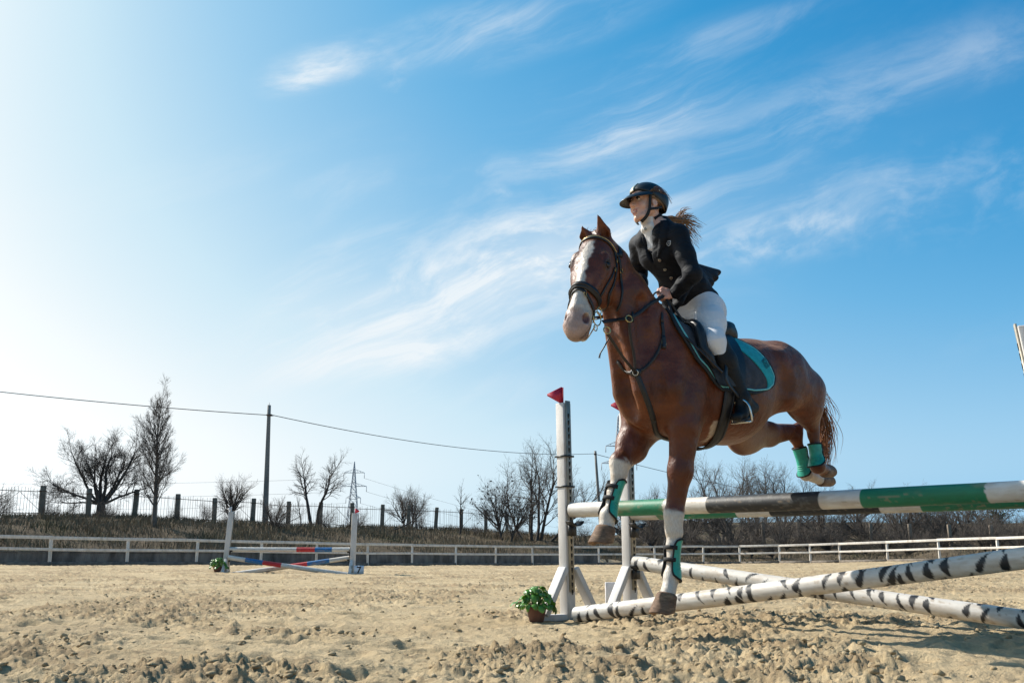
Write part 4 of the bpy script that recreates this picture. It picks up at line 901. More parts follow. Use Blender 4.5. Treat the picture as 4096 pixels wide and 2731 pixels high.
def L(qx, qy, v): return hp(qx, qy, v)
LEGS = {}
def build_horse_field():
    F = Field((-1.75, -0.42, 0.12), (1.08, 0.46, 2.62), 0.0085)
    V3 = lambda *a: np.array(a, float)
    # trunk: (u, v, w), (half width, half depth)
    T = [(V3(.14,0,1.50),(.19,.26)), (V3(.08,0,1.53),(.25,.345)), (V3(-.22,0,1.515),(.29,.355)), (V3(-.50,0,1.53),(.315,.34)),
         (V3(-.76,0,1.625),(.295,.265)), (V3(-.98,0,1.705),(.275,.19)), (V3(-1.17,0,1.635),(.225,.16))]
    F.chain(T, 0.05)
    F.cap((.12,0,1.83), (-.2,0,1.84), (.05,.075), (.06,.06), .10)              # withers
    F.cap((-.62,0,1.81), (-.95,0,1.835), (.10,.06), (.12,.06), .10)            # loin, croup ridge
    # neck
    Nk = [(V3(.10,0,1.60),(.17,.27)), (V3(.245,0,1.86),(.125,.205)), (V3(.365,.01,2.06),(.095,.155)), (V3(.475,.025,2.215),(.078,.115)), (V3(.555,.035,2.31),(.062,.075))]
    F.chain(Nk, 0.06)
    F.cap((.02,0,1.86), (.30,.005,2.14), .035, .03, .06); F.cap((.30,.005,2.14), (.50,.03,2.33), .03, .03, .05)
    # neck muscle, jugular groove
    for s in (1,-1):
        F.cap((.06,s*.13,1.72), (.36,s*.075,2.08), (.05,.13), (.035,.07), .07)
        F.cap((.30,s*.085,1.46), (.47,s*.045+.02,2.02), (.06,.07), (.035,.045), .05)
    # breast
    for s in (1,-1): F.ell((.235, s*.08, 1.43), (.10,.085,.15), k=.05)
    F.ell((.25,0,1.33), (.07,.06,.08), k=.05)
    # shoulders, upper arms
    for s in (1,-1):
        F.cap((-.03,s*.155,1.78), (.165,s*.19,1.46), (.06,.13), (.070,.13), .06)      # scapula mass
        F.cap((-.13,s*.205,1.58), (.03,s*.20,1.34), (.07,.12), (.07,.12), .06)        # triceps
        F.cap((.165,s*.160,1.47), (.06,s*.175,1.27), .088, .088, .06)                  # arm
    # ribs behind the elbow, flank
    for s in (1,-1):
        F.ell((-.40,s*.13,1.49), (.32,.20,.26), k=.08)
        F.cap((-.84,s*.20,1.74), (-.92,s*.14,1.82), .07, .055, .08)                   # point of hip
        F.cap((-.94,s*.15,1.675), (-1.18,s*.14,1.56 if s > 0 else 1.61), (.13,.16), (.12,.16 if s > 0 else .14), .08)       # rump
    for s in (1,-1):
        F.cap((.17,s*.30,1.84), (.30,s*.27,1.50), .085, .06, .05, op='s')              # neck / shoulder groove
        F.cap((.29,s*.20,1.56), (.27,s*.175,1.30), .03, .03, .06, op='s')
        F.cap((-1.05,s*.345,1.74), (-1.09,s*.325,1.46), .045, .04, .06, op='s')           # hamstring line
        F.cap((-.93,s*.36,1.66), (-.90,s*.345,1.48), .04, .04, .06, op='s')
        F.cap((.05,s*.315,1.62), (.14,s*.30,1.40), .04, .03, .05, op='s')                 # shoulder blade edge
        F.cap((.33,s*.135,1.98), (.36,s*.165,1.62), .035, .03, .05, op='s')               # jugular groove             # breast / shoulder groove
        F.cap((-.115,s*.34,1.72), (-.10,s*.33,1.34), .055, .05, .06, op='s')           # behind the shoulder
        F.cap((-.70,s*.36,1.74), (-.80,s*.35,1.50), .065, .075, .07, op='s')            # flank hollow
    F.cap((.365,0,1.52), (.315,0,1.30), .03, .03, .05, op='s')                           # middle of the breast
    A = LEGS
    # near (left) fore, almost straight, reaching for the ground
    el = V3(.055,.18,1.22); kn = L(2700,2092,.13); f1 = L(2690,2180,.13); fe = L(2687,2302,.13); co = L(2668,2388,.13); tip = L(2658,2462,.13)
    F.cap(el, el+(kn-el)*.45, (.085,.102), (.063,.074), .06); F.cap(el+(kn-el)*.45, kn+V3(0,0,.07), (.063,.074), (.050,.057), .05)
    F.cap(kn+V3(.01,0,.045), kn+V3(.014,0,-.045), (.060,.060), (.051,.052), .03)
    F.chain([(kn-V3(0,0,.06),.040), (f1,.033), (fe+V3(-.005,0,.06),.034)], .03); F.ell(fe, (.046,.044,.046), k=.03)
    F.cap(fe, co+(fe-co)*.15, .040, .046, .03); A['lf'] = dict(kn=kn, fe=fe, co=co, tip=tip, up=el)
    # off (right) fore, knee folded forward
    el = V3(.06,-.17,1.26); kn = L(2480,1858,-.13); fe = L(2432,2058,-.13); co = L(2424,2118,-.13); tip = L(2414,2182,-.13)
    mid = el+(kn-el)*.5+V3(0,0,.0)
    F.cap(V3(.09,-.16,1.36), mid, (.085,.105), (.07,.09), .06); F.cap(el, mid, (.085,.11), (.07,.095), .06); F.cap(mid, kn, (.07,.095), (.054,.062), .05)
    F.cap(kn+V3(.01,0,.02), kn+V3(.012,0,-.055), (.056,.058), (.047,.05), .03)
    F.chain([(kn-V3(-.008,0,.06),.041), (kn+(fe-kn)*.55,.034), (fe+(kn-fe)*.25,.034)], .03); F.ell(fe, (.046,.044,.046), k=.03)
    F.cap(fe, co+(fe-co)*.1, .042, .047, .03); A['rf'] = dict(kn=kn, fe=fe, co=co, tip=tip, up=el)
    # off hind: thigh, stifle, gaskin, hock
    st = L(2968,1750,-.16); ho = L(3180,1724,-.13); fe = L(3224,1895,-.13); co = L(3288,1920,-.20); tip = L(3322,1906,-.30)
    F.cap(V3(-.93,-.16,1.58), st, (.13,.17), (.10,.125), .07); F.cap(V3(-1.02,-.16,1.55), st+(ho-st)*.10, (.10,.11), (.08,.10), .06)
    F.cap(st, st+(ho-st)*.5, (.085,.11), (.065,.078), .06); F.cap(st+(ho-st)*.5, ho, (.065,.078), (.045,.052), .05)
    F.cap(ho+V3(-.045,0,.035), ho+V3(0,0,-.04), .036, .045, .03)
    F.chain([(ho-V3(0,0,.03),.042), (ho+(fe-ho)*.45,.031), (fe+(ho-fe)*.2,.032)], .03); F.ell(fe, .045, k=.03)
    F.cap(fe, co, .042, .040, .03); A['rh'] = dict(kn=ho, fe=fe, co=co, tip=tip, up=st)
    # near hind
    st = L(3146,1588,.20); ho = L(3252,1722,.13); fe = L(3270,1864,.14); co = L(3300,1882,.09); tip = L(3326,1868,-.02)
    F.cap(V3(-.94,.17,1.62), st+V3(.0,0,-.01), (.10,.18), (.08,.085), .08); F.cap(V3(-1.17,.15,1.58), V3(-1.17,.155,1.47), (.115,.165), (.10,.14), .06)
    F.cap(st+V3(-.12,-.01,.045), ho+V3(.03,.01,.06), (.09,.125), (.055,.075), .05)
    F.cap(ho+V3(-.02,0,.05), ho+V3(0,0,-.03), .034, .036, .03)
    F.chain([(ho,.038), (ho+(fe-ho)*.45,.029), (fe+(ho-fe)*.2,.032)], .025); F.ell(fe, .048, k=.03)
    F.cap(fe, co, .044, .042, .03); A['lh'] = dict(kn=ho, fe=fe, co=co, tip=tip, up=st)
    F.cap((-1.25,0,1.66), (-1.36,.03,1.57), .04, .028, .04)                           # dock
    # head: stations (along, half width, front surface, back surface)
    S = [(-.005,.060,.060,-.055), (.07,.082,.088,-.085), (.15,.105,.098,-.150), (.22,.099,.094,-.175), (.30,.072,.086,-.150), (.40,.058,.078,-.095), (.49,.056,.070,-.082), (.55,.060,.062,-.078), (.595,.055,.046,-.066)]
    nod = [(hd(l,0,(f+b)/2), (w*HK,(f-b)/2*HK)) for l,w,f,b in S]
    F.chain(nod, .035, ax=HS)
    HM = np.stack([HA,HS,HF])
    for s in (1,-1):
        F.ell(hd(.225,s*.054,-.085), (.145,.050,.125), HM, k=.03)                     # jaw
        F.cap(hd(.155,s*.076,.058), hd(.205,s*.087,.052), .028, .024, .03)           # brow
        F.cap(hd(.23,s*.072,.03), hd(.36,s*.050,.03), .02, .014, .03)                # cheek ridge
        F.ell(hd(.198,s*.106,.050), .022, k=.012, op='s')                            # eye socket
        F.ell(hd(.545,s*.042,.030), (.044,.028,.032), HM, k=.02)                      # nostril wing
    F.cap(hd(.30,0,.078), hd(.50,0,.060), .034, .032, .03)                             # nasal bone
    F.cap(hd(.585,-.028,.012), hd(.580,.028,.012), .038, .038, .025, ax=HA)           # upper lip
    F.cap(hd(.580,-.02,-.060), hd(.580,.02,-.060), .033, .033, .02, ax=HA)           # chin
    for s in (1,-1):
        F.ell(hd(.552,s*.052,.036), (.034,.022,.021), HM, k=.010, op='s')             # nostril
        F.cap(hd(.50,s*.058,-.022), hd(.62,s*.05,-.016), .006, .006, .006, op='s')    # mouth line
    # ears: cupped leaves
    for s, b, t in ((1, hd(.01,.052,-.01), L(2391,858,.10)), (-1, hd(-.015,-.058,-.01), L(2328,906,-.03))):
        e = (t-b)/np.linalg.norm(t-b); sd = HS-(HS@e)*e; sd /= np.linalg.norm(sd); fr = np.cross(sd, e)
        if fr@HF < 0: fr = -fr
        m = b+(t-b)*.47; Ln = np.linalg.norm(t-b)
        F.cap(b, m, (.032,.026), (.044,.024), .02, ax=sd); F.cap(m, t, (.044,.024), (.006,.006), .012, ax=sd)
        fr2 = fr*.85+sd*s*.5; fr2 /= np.linalg.norm(fr2)
        F.cap(b+e*Ln*.28+fr2*.024, t-e*Ln*.22+fr2*.018, (.022,.016), (.014,.012), .008, ax=sd, op='s')
    F.ell(hd(-.045,0,.035), (.03,.03,.025), k=.03)                                   # forelock tuft
    return F
_F = build_horse_field()
HV, HQ = _F.mesh(); HV = relax(HV, HQ, 2, .5)
del _F
def sdist(P, a, b):
    a = np.asarray(a); b = np.asarray(b); e = b-a; t = np.clip(((P-a)@e)/(e@e), 0, 1); return np.linalg.norm(P-(a+t[:,None]*e), axis=1), t
def sm(x, a, b): t = np.clip((x-a)/(b-a), 0, 1); return t*t*(3-2*t)
def coat_colours(V):
    n1 = fbm(V[:,0]*9+V[:,1]*4, V[:,2]*9, 4, 3); n2 = fbm(V[:,0]*40+V[:,1]*31, V[:,2]*40+V[:,1]*17, 3, 9)
    base = np.array([.108,.0235,.0048]); dark = np.array([.052,.0105,.003]); light = np.array([.22,.058,.012])
    c = base + (light-base)*sm(n1,.5,.8)[:,None]*.45 + (dark-base)*sm(n1,.5,.2)[:,None]*.5
    c *= (0.9+.2*n2)[:,None]
    white = np.array([.60,.55,.48]); pink = np.array([.37,.25,.215]); grey = np.array([.05,.035,.03])
    def blend(c, col, w): return c+(col-c)*np.clip(w,0,1)[:,None]
    # pale inner thighs and belly
    bel = sm(V[:,2], 1.46, 1.30)*sm(np.abs(V[:,1]), .17, .07)*sm(V[:,0], -.62, -.80)*sm(V[:,0],-1.25,-1.05)
    c = blend(c, np.array([.34,.22,.15]), bel*.8)
    # stockings
    for k, cut, soft in (('lf', .06, .05), ('rf', .02, .04), ('rh', -.14, .03), ('lh', -9, .03)):
        g = LEGS[k]; d, t = sdist(V, g['kn'], g['fe']); d2, t2 = sdist(V, g['fe'], g['tip']); d3, t3 = sdist(V, g['up'], g['kn'])
        ed = (n2-.5)*.05
        e = (g['kn']-g['fe']); e /= np.linalg.norm(e); hgt = (V-g['kn'])@e
        w = sm(hgt+ed, cut+soft*.4, cut-soft*.4)*sm(np.minimum(np.minimum(d,d2),d3), .16, .13)
        if k == 'lh': w = sm(np.minimum(d2,9), .11, .06)*.0
        c = blend(c, white*(0.86+.28*n1)[:,None], w)
        st = w*sm(n1, .5, .7)*.35; c = blend(c, np.array([.42,.29,.17]), st)
    # face
    q = (V-POLL)/HK; l = q@HA; s = q@HS; f = q@HF; hw = sm(np.linalg.norm(V-hd(.3,0,0),axis=1), .46, .42)*sm(f, -.16, -.14)
    wid = np.interp(l, [.03,.07,.13,.20,.30,.40,.47,.52], [.002,.014,.030,.023,.028,.038,.056,.10])
    off = np.interp(l, [.05,.15,.3,.5], [-.004,-.010,-.014,-.0])
    bz = sm(np.abs(s-off)+(n2-.5)*.016, wid+.006, wid-.006)*sm(f, .0, .025)*sm(l, .06, .085)*hw
    muz = sm(l+(n2-.5)*.03, .46, .50)*hw
    c = blend(c, white*(.80+.36*n2)[:,None]*np.array([.92,.90,.88]), np.maximum(bz, muz*sm(f,-.06,.0)))
    c = blend(c, pink*(.75+.5*n2)[:,None], sm(l+(n1-.5)*.10, .490, .56)*hw*.9); c = blend(c, np.array([.20,.14,.125]), sm(l+(n2-.5)*.06, .545, .60)*sm(f,.03,-.01)*hw*.6)
    c = blend(c, np.array([.17,.105,.085]), sm(l,.50,.54)*sm(f,-.012,-.03)*hw*.7*sm(n1,.3,.6))
    c = blend(c, np.array([.07,.043,.038]), sm(np.abs(f+.021-(l-.56)*.10), .009, .003)*sm(l,.485,.505)*sm(np.abs(s),.02,.035)*hw*.9)
    c = blend(c, np.array([.10,.065,.055]), sm(l,.40,.50)*sm(f,-.02,-.055)*hw*.6)
    for sg in (1,-1):
        c = blend(c, np.array([.028,.016,.012]), sm(np.linalg.norm(V-hd(.198,sg*.100,.048),axis=1), .050, .026)*.92)
        c = blend(c, np.array([.15,.06,.055]), sm(np.linalg.norm(V-hd(.552,sg*.050,.034),axis=1), .038, .024)*.9)
    # small white scar marks behind the elbow
    g = L(2857,1722,.20); d = np.abs((V-g)*np.array([1.6,.5,.75])); d = np.linalg.norm(d,axis=1)+(n2-.5)*.09
    c = blend(c, np.array([.52,.42,.33]), sm(d,.06,.025)*(V[:,1]>0))
    return c
def make_horse():
    W = h2w(HV); base = (float(W0[0])-.3, float(W0[1]), 0.0)
    m, nt, b, tc = new_mat('chestnut_coat')
    at_ = nt.new('ShaderNodeVertexColor', layer_name='coat'); v = tc.outputs['Object']
    fine = nt.noise(nt.mapping(v, scale=(1,1,.35)), 160, 3, .6)
    col = nt.mix(nt.mrange(fine,.3,.7), at_.outputs['Color'], nt.mix(.6, at_.outputs['Color'], (.72,.66,.62), 'MULTIPLY'))
    nt.put(b.inputs['Base Color'], col); b.inputs['Roughness'].default_value = .43
    b.inputs['Specular IOR Level'].default_value = .42
    b.inputs['Sheen Weight'].default_value = .22; b.inputs['Sheen Roughness'].default_value = .4; b.inputs['Sheen Tint'].default_value = (1,.62,.35,1)
    big = nt.noise(v, 7, 3, .5); vn = nt.noise(nt.mapping(v, scale=(1,1,.6)), 11, 2, .45, .9)
    vn = nt.math('POWER', nt.math('SUBTRACT', 1.0, nt.math('ABSOLUTE', nt.math('SUBTRACT', nt.math('MULTIPLY', vn, 2.0), 1.0))), 9.0)   # veins and skin folds
    h = nt.math('ADD', nt.math('ADD', nt.math('MULTIPLY', big, 3.2), nt.math('MULTIPLY', fine, .28)), nt.math('MULTIPLY', vn, .13))
    nt.put(b.inputs['Normal'], nt.bump(h, .55, .014))
    me = mesh_np('horse', W, [HQ]); o = obj('horse', me, m, origin=base)
    tag(o, 'chestnut horse with a white blaze jumping over the striped poles, ridden', 'horse')
    c = np.ones((len(HV),4), np.float32); c[:,:3] = coat_colours(HV)
    a = me.color_attributes.new('coat', 'FLOAT_COLOR', 'POINT'); a.data.foreach_set('color', c.ravel())
    # hooves
    hm = simple('hoof_horn', (.15,.090,.055), .75, .35, 30, .4, 40, .004, spec=.3, stain=(.34,.225,.13), stain_amt=.6, stain_scale=9, stretch=(1,1,3))
    for k, g in LEGS.items():
        co, tip = g['co'], g['tip']; ax = tip-co; Ln = np.linalg.norm(ax); ax /= Ln
        front = np.array([1.0,0,0]) if k in ('lf','rf') else np.array([0.55,0,-.8])
        fr = front-(front@ax)*ax; fr /= np.linalg.norm(fr); sd = np.cross(ax, fr)
        prof = [(-.22,.74),(-.14,.92),(0,.98),(.12,.99),(.5,1.09),(.86,1.18),(.92,1.16),(.92,.98),(.86,.82)]; R = []
        r0 = .063 if k in ('lf','rf') else .043
        if k == 'rf': fr = fr; 
        for t, s in prof:
            ring = []
            for i in range(20):
                th = 2*math.pi*i/20; rx = math.cos(th); ry = math.sin(th)
                fx = rx*(1.12 if rx > 0 else .92); tt = t*Ln*(1.12 if rx>0 else 1-.22*(-rx)) if t > 0.3 else t*Ln
                ring.append(co+ax*tt+(fr*(fx*r0*s+ (t if t>0 else 0)*.022)+sd*ry*r0*s*.98))
            R.append(h2w(np.array(ring)))
        mb = MB(); mb.rings(R); mb.build('hoof', hm, o, True)
    # eyes
    em = simple('horse_eye', (.008,.004,.003), .12, .1, 30, 0, spec=.4)
    for s in (1,-1):
        c0 = hd(.200, s*.0920, .046); mb = MB(); R = []
        for i in range(1,10):
            ph = math.pi*i/10; R.append([h2w(c0+.0215*(math.cos(ph)*HA*.85+math.sin(ph)*(math.cos(t)*HS+math.sin(t)*HF))) for t in np.linspace(0,2*math.pi,16,endpoint=False)])
        mb.rings(R); e = mb.build('eye', em, o, True)
        # lids
        lm = simple('eyelid_skin', (.03,.019,.016), .5, .2, 40, .3)
        for sg, nm in ((-1,'upper_eyelid'),(1,'lower_eyelid')):
            pts = []
            for t in np.linspace(-1,1,11):
                pts.append(h2w(hd(.198+sg*.0140*math.cos(t*1.45), s*(.1035-.012*t*t-.006*t), .050+t*.021)))
            mb = MB(); mb.tube(pts, [.0025+.0045*math.cos(t*1.4) for t in np.linspace(-1,1,11)], 6); mb.build(nm, lm, o, True)
    return o
horse = make_horse()
HBVH = BVHTree.FromPolygons(h2w(HV).tolist(), HQ.tolist())
def hit(qx, qy):
    d = Vector(ray(qx, qy)).normalized(); p, n, i, _ = HBVH.ray_cast(Vector(CAM), d)
    return (np.array(p), np.array(n)) if p is not None else None
def near(P):
    p, n, i, d = HBVH.find_nearest(Vector(P)); return np.array(p), np.array(n)
# ------------------------------------------------------------------ rider
def build_rider():
    V3 = lambda *a: np.array(a, float)
    # joints (forward, left, up), read off the photograph
    pel = V3(-.27,0,2.06); neck = V3(.055,.0,2.52); shL = L(2712,945,.165); shR = L(2560,985,-.165)
    elL = L(2772,1098,.275); wrL = L(2698,1176,.115); haL = L(2665,1176,.095)
    elR = L(2556,1095,-.27); wrR = L(2567,1172,-.13); haR = L(2560,1180,-.10)
    hipL = V3(-.27,.10,2.02); hipR = V3(-.27,-.10,2.02)
    knL = L(2860,1366,.30); anL = L(2968,1592,.335); toe = L(2944,1668,.37); heel = L(3012,1640,.30)
    mir = lambda p: np.array([p[0], -p[1], p[2]])
    # head frame: looks left of the photograph and slightly up
    ya = math.radians(-6); pt = math.radians(4)
    hf = V3(math.cos(ya)*math.cos(pt), math.sin(ya)*math.cos(pt), math.sin(pt)); hs = V3(-math.sin(ya), math.cos(ya), 0)
    rl = math.radians(8); hu = np.cross(hf, hs); hs = hs*math.cos(rl)+hu*math.sin(rl); hu = np.cross(hf, hs)
    HC = L(2583,822,.0); RK = 1.09
    g = lambda f, s, u: HC + (hf*f + hs*s + hu*(u if u > -.02 else -.02+(u+.02)*1.17))*RK
    M = np.stack([hf, hs, hu])
    def hell(F, c, r, *a, **k): F.ell(c, np.array(r)*RK, *a, **k)
    def hcap(F, p, q, r0, r1, *a, **k): F.cap(p, q, np.multiply(r0, RK) if not np.isscalar(r0) else r0*RK, np.multiply(r1, RK) if not np.isscalar(r1) else r1*RK, *a, **k)
    # ---- body (skin), one continuous figure
    F = Field((-.55,-.42,1.25), (.42,.46,2.86), .0055)
    hell(F, g(-.005,0,.035), (.094,.074,.095), M, k=.02)                                    # skull
    hcap(F, g(.045,0,-.025), g(.050,0,-.072), (.052,.050), (.036,.030), .03, ax=hs)         # face, jaw
    hell(F, g(.068,0,-.092), (.019,.020,.015), M, k=.018)                                   # chin
    for s in (1,-1):
        hell(F, g(.058,s*.036,-.030), (.022,.021,.022), M, k=.02)                           # cheek
        hcap(F, g(.0,s*.056,-.045), g(.05,s*.030,-.085), .016, .014, .025)                  # jaw line
        hell(F, g(.091,s*.031,.006), (.012,.017,.011), M, k=.012, op='s')                   # eye socket
        hell(F, g(-.008,s*.074,-.010), (.020,.007,.031), M, k=.008); hell(F, g(-.003,s*.082,-.006), (.011,.006,.018), M, k=.005, op='s')   # ear
        hcap(F, g(.080,s*.018,.021), g(.074,s*.046,.020), .009, .007, .012)                 # brow ridge
    hcap(F, g(.088,0,.012), g(.108,0,-.022), .008, .0115, .012); hell(F, g(.102,0,-.030), (.012,.015,.008), M, k=.008)   # nose
    for s in (1,-1): hell(F, g(.098,s*.010,-.030), (.009,.008,.007), M, k=.006)
    hcap(F, g(.083,-.019,-.053), g(.083,.019,-.053), .0065, .0065, .008, ax=hu); hcap(F, g(.087,-.008,-.051), g(.087,.008,-.051), .0062, .0062, .006, ax=hu)
    hcap(F, g(.084,-.014,-.066), g(.084,.014,-.066), .0072, .0075, .008, ax=hu)
    hcap(F, g(.098,-.015,-.0585), g(.098,.015,-.0585), (.0042,.011), (.0042,.011), .004, ax=hu, op='s')
    F.cap(g(-.03,0,-.05), neck, .052, .058, .03)                                          # neck
    F.cap(neck, neck+(pel-neck)*.5, (.13,.085), (.12,.08), .04); F.cap(neck+(pel-neck)*.5, pel, (.115,.075), (.14,.09), .05)
    for sh, el, wr in ((shL,elL,wrL), (shR,elR,wrR)):
        F.cap(neck-V3(0,0,.05), sh, .055, .048, .04); F.cap(sh, el, .043, .036, .03); F.cap(el, wr, .035, .024, .03)
    for hp_, kn, an in ((hipL,knL,anL), (hipR,mir(knL),mir(anL))):
        F.cap(hp_, kn, .075, .05, .04); F.cap(kn, an, .045, .034, .03)
    # hands: palm, four curled fingers, thumb on top, closed on the rein
    for wr, ha, sg in ((wrL,haL,1), (wrR,haR,-1)):
        d = ha-wr; d /= np.linalg.norm(d); side = V3(0,sg,.25); side -= (side@d)*d; side /= np.linalg.norm(side); up = np.cross(d, side)*1.0
        if up[2] < 0: up = -up
        pc = wr+d*.050
        F.cap(wr, pc, (.020,.026), (.016,.036), .015, ax=side); F.cap(pc, pc+d*.025, (.015,.038), (.014,.038), .01, ax=side)
        for i in range(4):
            o = up*(.030-.0195*i); k1 = pc+d*(.040-.004*abs(i-1.2))+o+side*.008; ln = (.030,.033,.031,.025)[i]
            k2 = k1+d*ln*.55-side*.020; k3 = k2-side*.020-d*.014; k4 = k3-d*.020+side*.006
            F.chain([(pc+d*.015+o*.95,.0088), (k1,.0094), (k2,.0088), (k3,.008), (k4,.007)], .005)
        t1 = pc+up*.030+d*-.012-side*.006; t2 = pc+up*.047+d*.018-side*.012; t3 = pc+up*.044+d*.044-side*.020
        F.chain([(t1,.0125), (t2,.0105), (t3,.0082)], .008)
    V, Q = F.mesh(); V = relax(V, Q, 1, .5); del F
    base = tuple(h2w(V3(-.15,0,1.9)))
    sk, nt, b, tc = new_mat('skin')
    a = nt.new('ShaderNodeVertexColor', layer_name='skin'); v = tc.outputs['Object']
    nt.put(b.inputs['Base Color'], nt.mix(nt.mrange(nt.noise(v,60,4),.35,.65), a.outputs['Color'], nt.mix(1.0, a.outputs['Color'], (.90,.84,.82), 'MULTIPLY')))
    b.inputs['Roughness'].default_value = .48; b.inputs['Subsurface Weight'].default_value = .12; b.inputs['Subsurface Radius'].default_value = (.01,.004,.002); b.inputs['Subsurface Scale'].default_value = .5
    nt.put(b.inputs['Normal'], nt.bump(nt.noise(v,350,3), .12, .001))
    me = mesh_np('person', h2w(V), [Q]); P = obj('person', me, sk, origin=base)
    tag(P, 'smiling rider in black helmet, dark jacket and white breeches on the chestnut horse', 'person')
    c = np.tile(np.array([.70,.42,.31,1.0]), (len(V),1)); q = (V-HC)/RK; f = q@hf; s = q@hs; u = q@hu; u = np.where(u < -.02, -.02+(u+.02)/1.17, u)
    def bl(w, col): c[:,:3] += (np.array(col)-c[:,:3])*np.clip(w,0,1)[:,None]
    lip = sm(np.abs(u+.059)+np.abs(s)*.25, .0165, .012)*sm(f,.080,.088)*sm(np.abs(s),.028,.022); bl(lip*.8, (.42,.12,.10))
    for sg in (1,-1): bl(sm(np.linalg.norm(np.stack([f-.085,s-sg*.040,u+.030],1),axis=1),.032,.008)*.35, (.55,.20,.15))
    bl(sm(np.linalg.norm(np.stack([f-.115,s,u+.024],1),axis=1),.022,.006)*.35, (.55,.22,.17))
    hw = sm(np.minimum(np.linalg.norm(V-haL,axis=1), np.linalg.norm(V-haR,axis=1)), .12, .06); bl(hw*.5, (.52,.23,.17))
    at_ = me.color_attributes.new('skin', 'FLOAT_COLOR', 'POINT'); at_.data.foreach_set('color', c.astype(np.float32).ravel())
    # ---- face details
    wm = simple('eye_white', (.62,.60,.57), .2, .05, 30, 0); im = simple('iris', (.06,.035,.02), .1, .2, 80, 0)
    hm = simple('brow_hair', (.045,.026,.015), .7, .3, 80, .3); tm = simple('tooth', (.70,.66,.58), .25, .05, 40, 0)
    def ball(c0, r, A=M):
        R = []; r = np.array(r)*RK
        for i in range(1,8):
            ph = math.pi*i/8; R.append([h2w(c0+A[0]*r[0]*math.cos(ph)+math.sin(ph)*(A[1]*r[1]*math.cos(t)+A[2]*r[2]*math.sin(t))) for t in np.linspace(0,2*math.pi,12,endpoint=False)])
        mb = MB(); mb.rings(R); return mb
    for sg in (1,-1):
        e = ball(g(.0765,sg*.031,.006), (.0115,.0115,.0095)).build('eye', wm, P, True)
        ball(g(.0835,sg*.031+.001,.006), (.0058,.0066,.0066)).build('iris', im, e, True)
        pts = [h2w(g(.089-.010*t*t,sg*.031+t*.016,.0125+.001*(1-t*t)-.004*max(0,t*sg))) for t in np.linspace(-1,1,9)]
        mb = MB(); mb.tube(pts, [.0028+.0030*(1-t*t) for t in np.linspace(-1,1,9)], 6); mb.build('upper_eyelid', sk, P, True)
        pts = [h2w(g(.0905-.011*t*t,sg*.031+t*.0165,.0095+.0015*(1-t*t)-.003*max(0,t*sg))) for t in np.linspace(-1,1,9)]
        mb = MB(); mb.tube(pts, .0014, 4); mb.build('eyelash', hm, P, True)
        pts = [h2w(g(.0915-.013*((t+1)/2)**2,sg*(.013+.018*(t+1)),.025+.006*math.sin((t+1)*1.25))) for t in np.linspace(-1,1,9)]
        mb = MB(); mb.tube(pts, [.0022+.0014*(1-t*t) for t in np.linspace(-1,1,9)], 5); mb.build('eyebrow', hm, P, True)
    mb = MB(); mb.tube([h2w(g(.0885-.25*t*t*.02/.014,t,-.0575)) for t in np.linspace(-.014,.014,7)], .0028, 6); mb.build('teeth', tm, P, True)
    # ---- breeches
    F = Field((-.50,-.40,1.62), (.15,.42,2.30), .007)
    for hp_, kn, an, sg in ((hipL,knL,anL,1), (hipR,mir(knL),mir(anL),-1)):
        m = hp_+(kn-hp_)*.45+V3(.01,sg*.012,0)
        F.cap(hp_+V3(.0,sg*.01,.02), m, (.105,.105), (.092,.092), .06); F.cap(m, kn, (.092,.09), (.062,.064), .05); F.cap(kn, kn+(an-kn)*.3, (.062,.064), (.055,.055), .03)
        F.ell(hp_+V3(-.075,sg*-.02,.0), (.095,.095,.11), k=.06)                           # seat
    F.cap(pel+V3(.0,0,-.03), pel+V3(.09,0,.13), (.145,.105), (.125,.085), .06)
    V, Q = F.mesh(); V = relax(V, Q, 1); del F
    bm, nt, b, tc = new_mat('breeches_cloth'); v = tc.outputs['Object']
    n = nt.noise(v, 9, 3, .5); nt.put(b.inputs['Base Color'], nt.mix(n, (.66,.65,.66), (.76,.75,.75))); b.inputs['Roughness'].default_value = .75; b.inputs['Sheen Weight'].default_value = .2
    wv = nt.noise(nt.mapping(v, rot=(.3,.4,.2), scale=(1,1,3.2)), 9, 2, .5, .6); nt.put(b.inputs['Normal'], nt.bump(nt.math('ADD', wv, nt.math('MULTIPLY', nt.noise(v,220,2), .05)), .5, .02))
    obj('breeches', mesh_np('breeches', h2w(V), [Q]), bm, P)
    # ---- jacket
    F = Field((-.62,-.44,1.88), (.28,.46,2.60), .006)
    ch = neck+(pel-neck)*.30+V3(.035,0,.0); wa = neck+(pel-neck)*.68+V3(.01,0,.0); sk_ = pel+V3(-.01,0,.03)
    F.cap(neck+V3(-.01,0,-.035), ch, (.125,.085), (.158,.112), .05); F.cap(ch, wa, (.158,.112), (.128,.098), .05); F.cap(wa, sk_, (.128,.098), (.178,.135), .05)
    for s in (1,-1): F.ell(ch+V3(.07,s*.062,-.01), (.055,.065,.07), k=.06)
    for x, y, v_, t_ in ((2848,1096,-.05,.45), (2838,1118,-.02,.5), (2822,1138,.02,.58), (2802,1156,.06,.66), (2782,1166,.09,.7)):
        F.cap(neck+(pel-neck)*t_+V3(-.03,v_*.5,-.01), L(x, y, v_), (.10,.07), (.075,.030), .05)   # skirt, blown out behind
    F.cap(wa+V3(.05,.06,-.03), L(2712,1215,.10), (.07,.045), (.045,.020), .04)            # front corner of the skirt
    F.cap(wa+V3(.05,-.06,-.03), V3(-.14,-.11,2.02), (.07,.045), (.045,.020), .04)
    for s in (1,-1): F.cap(neck+V3(-.010,s*.048,.040), neck+V3(.04,s*.075,-.06), .048, .06, .03)   # round the neck
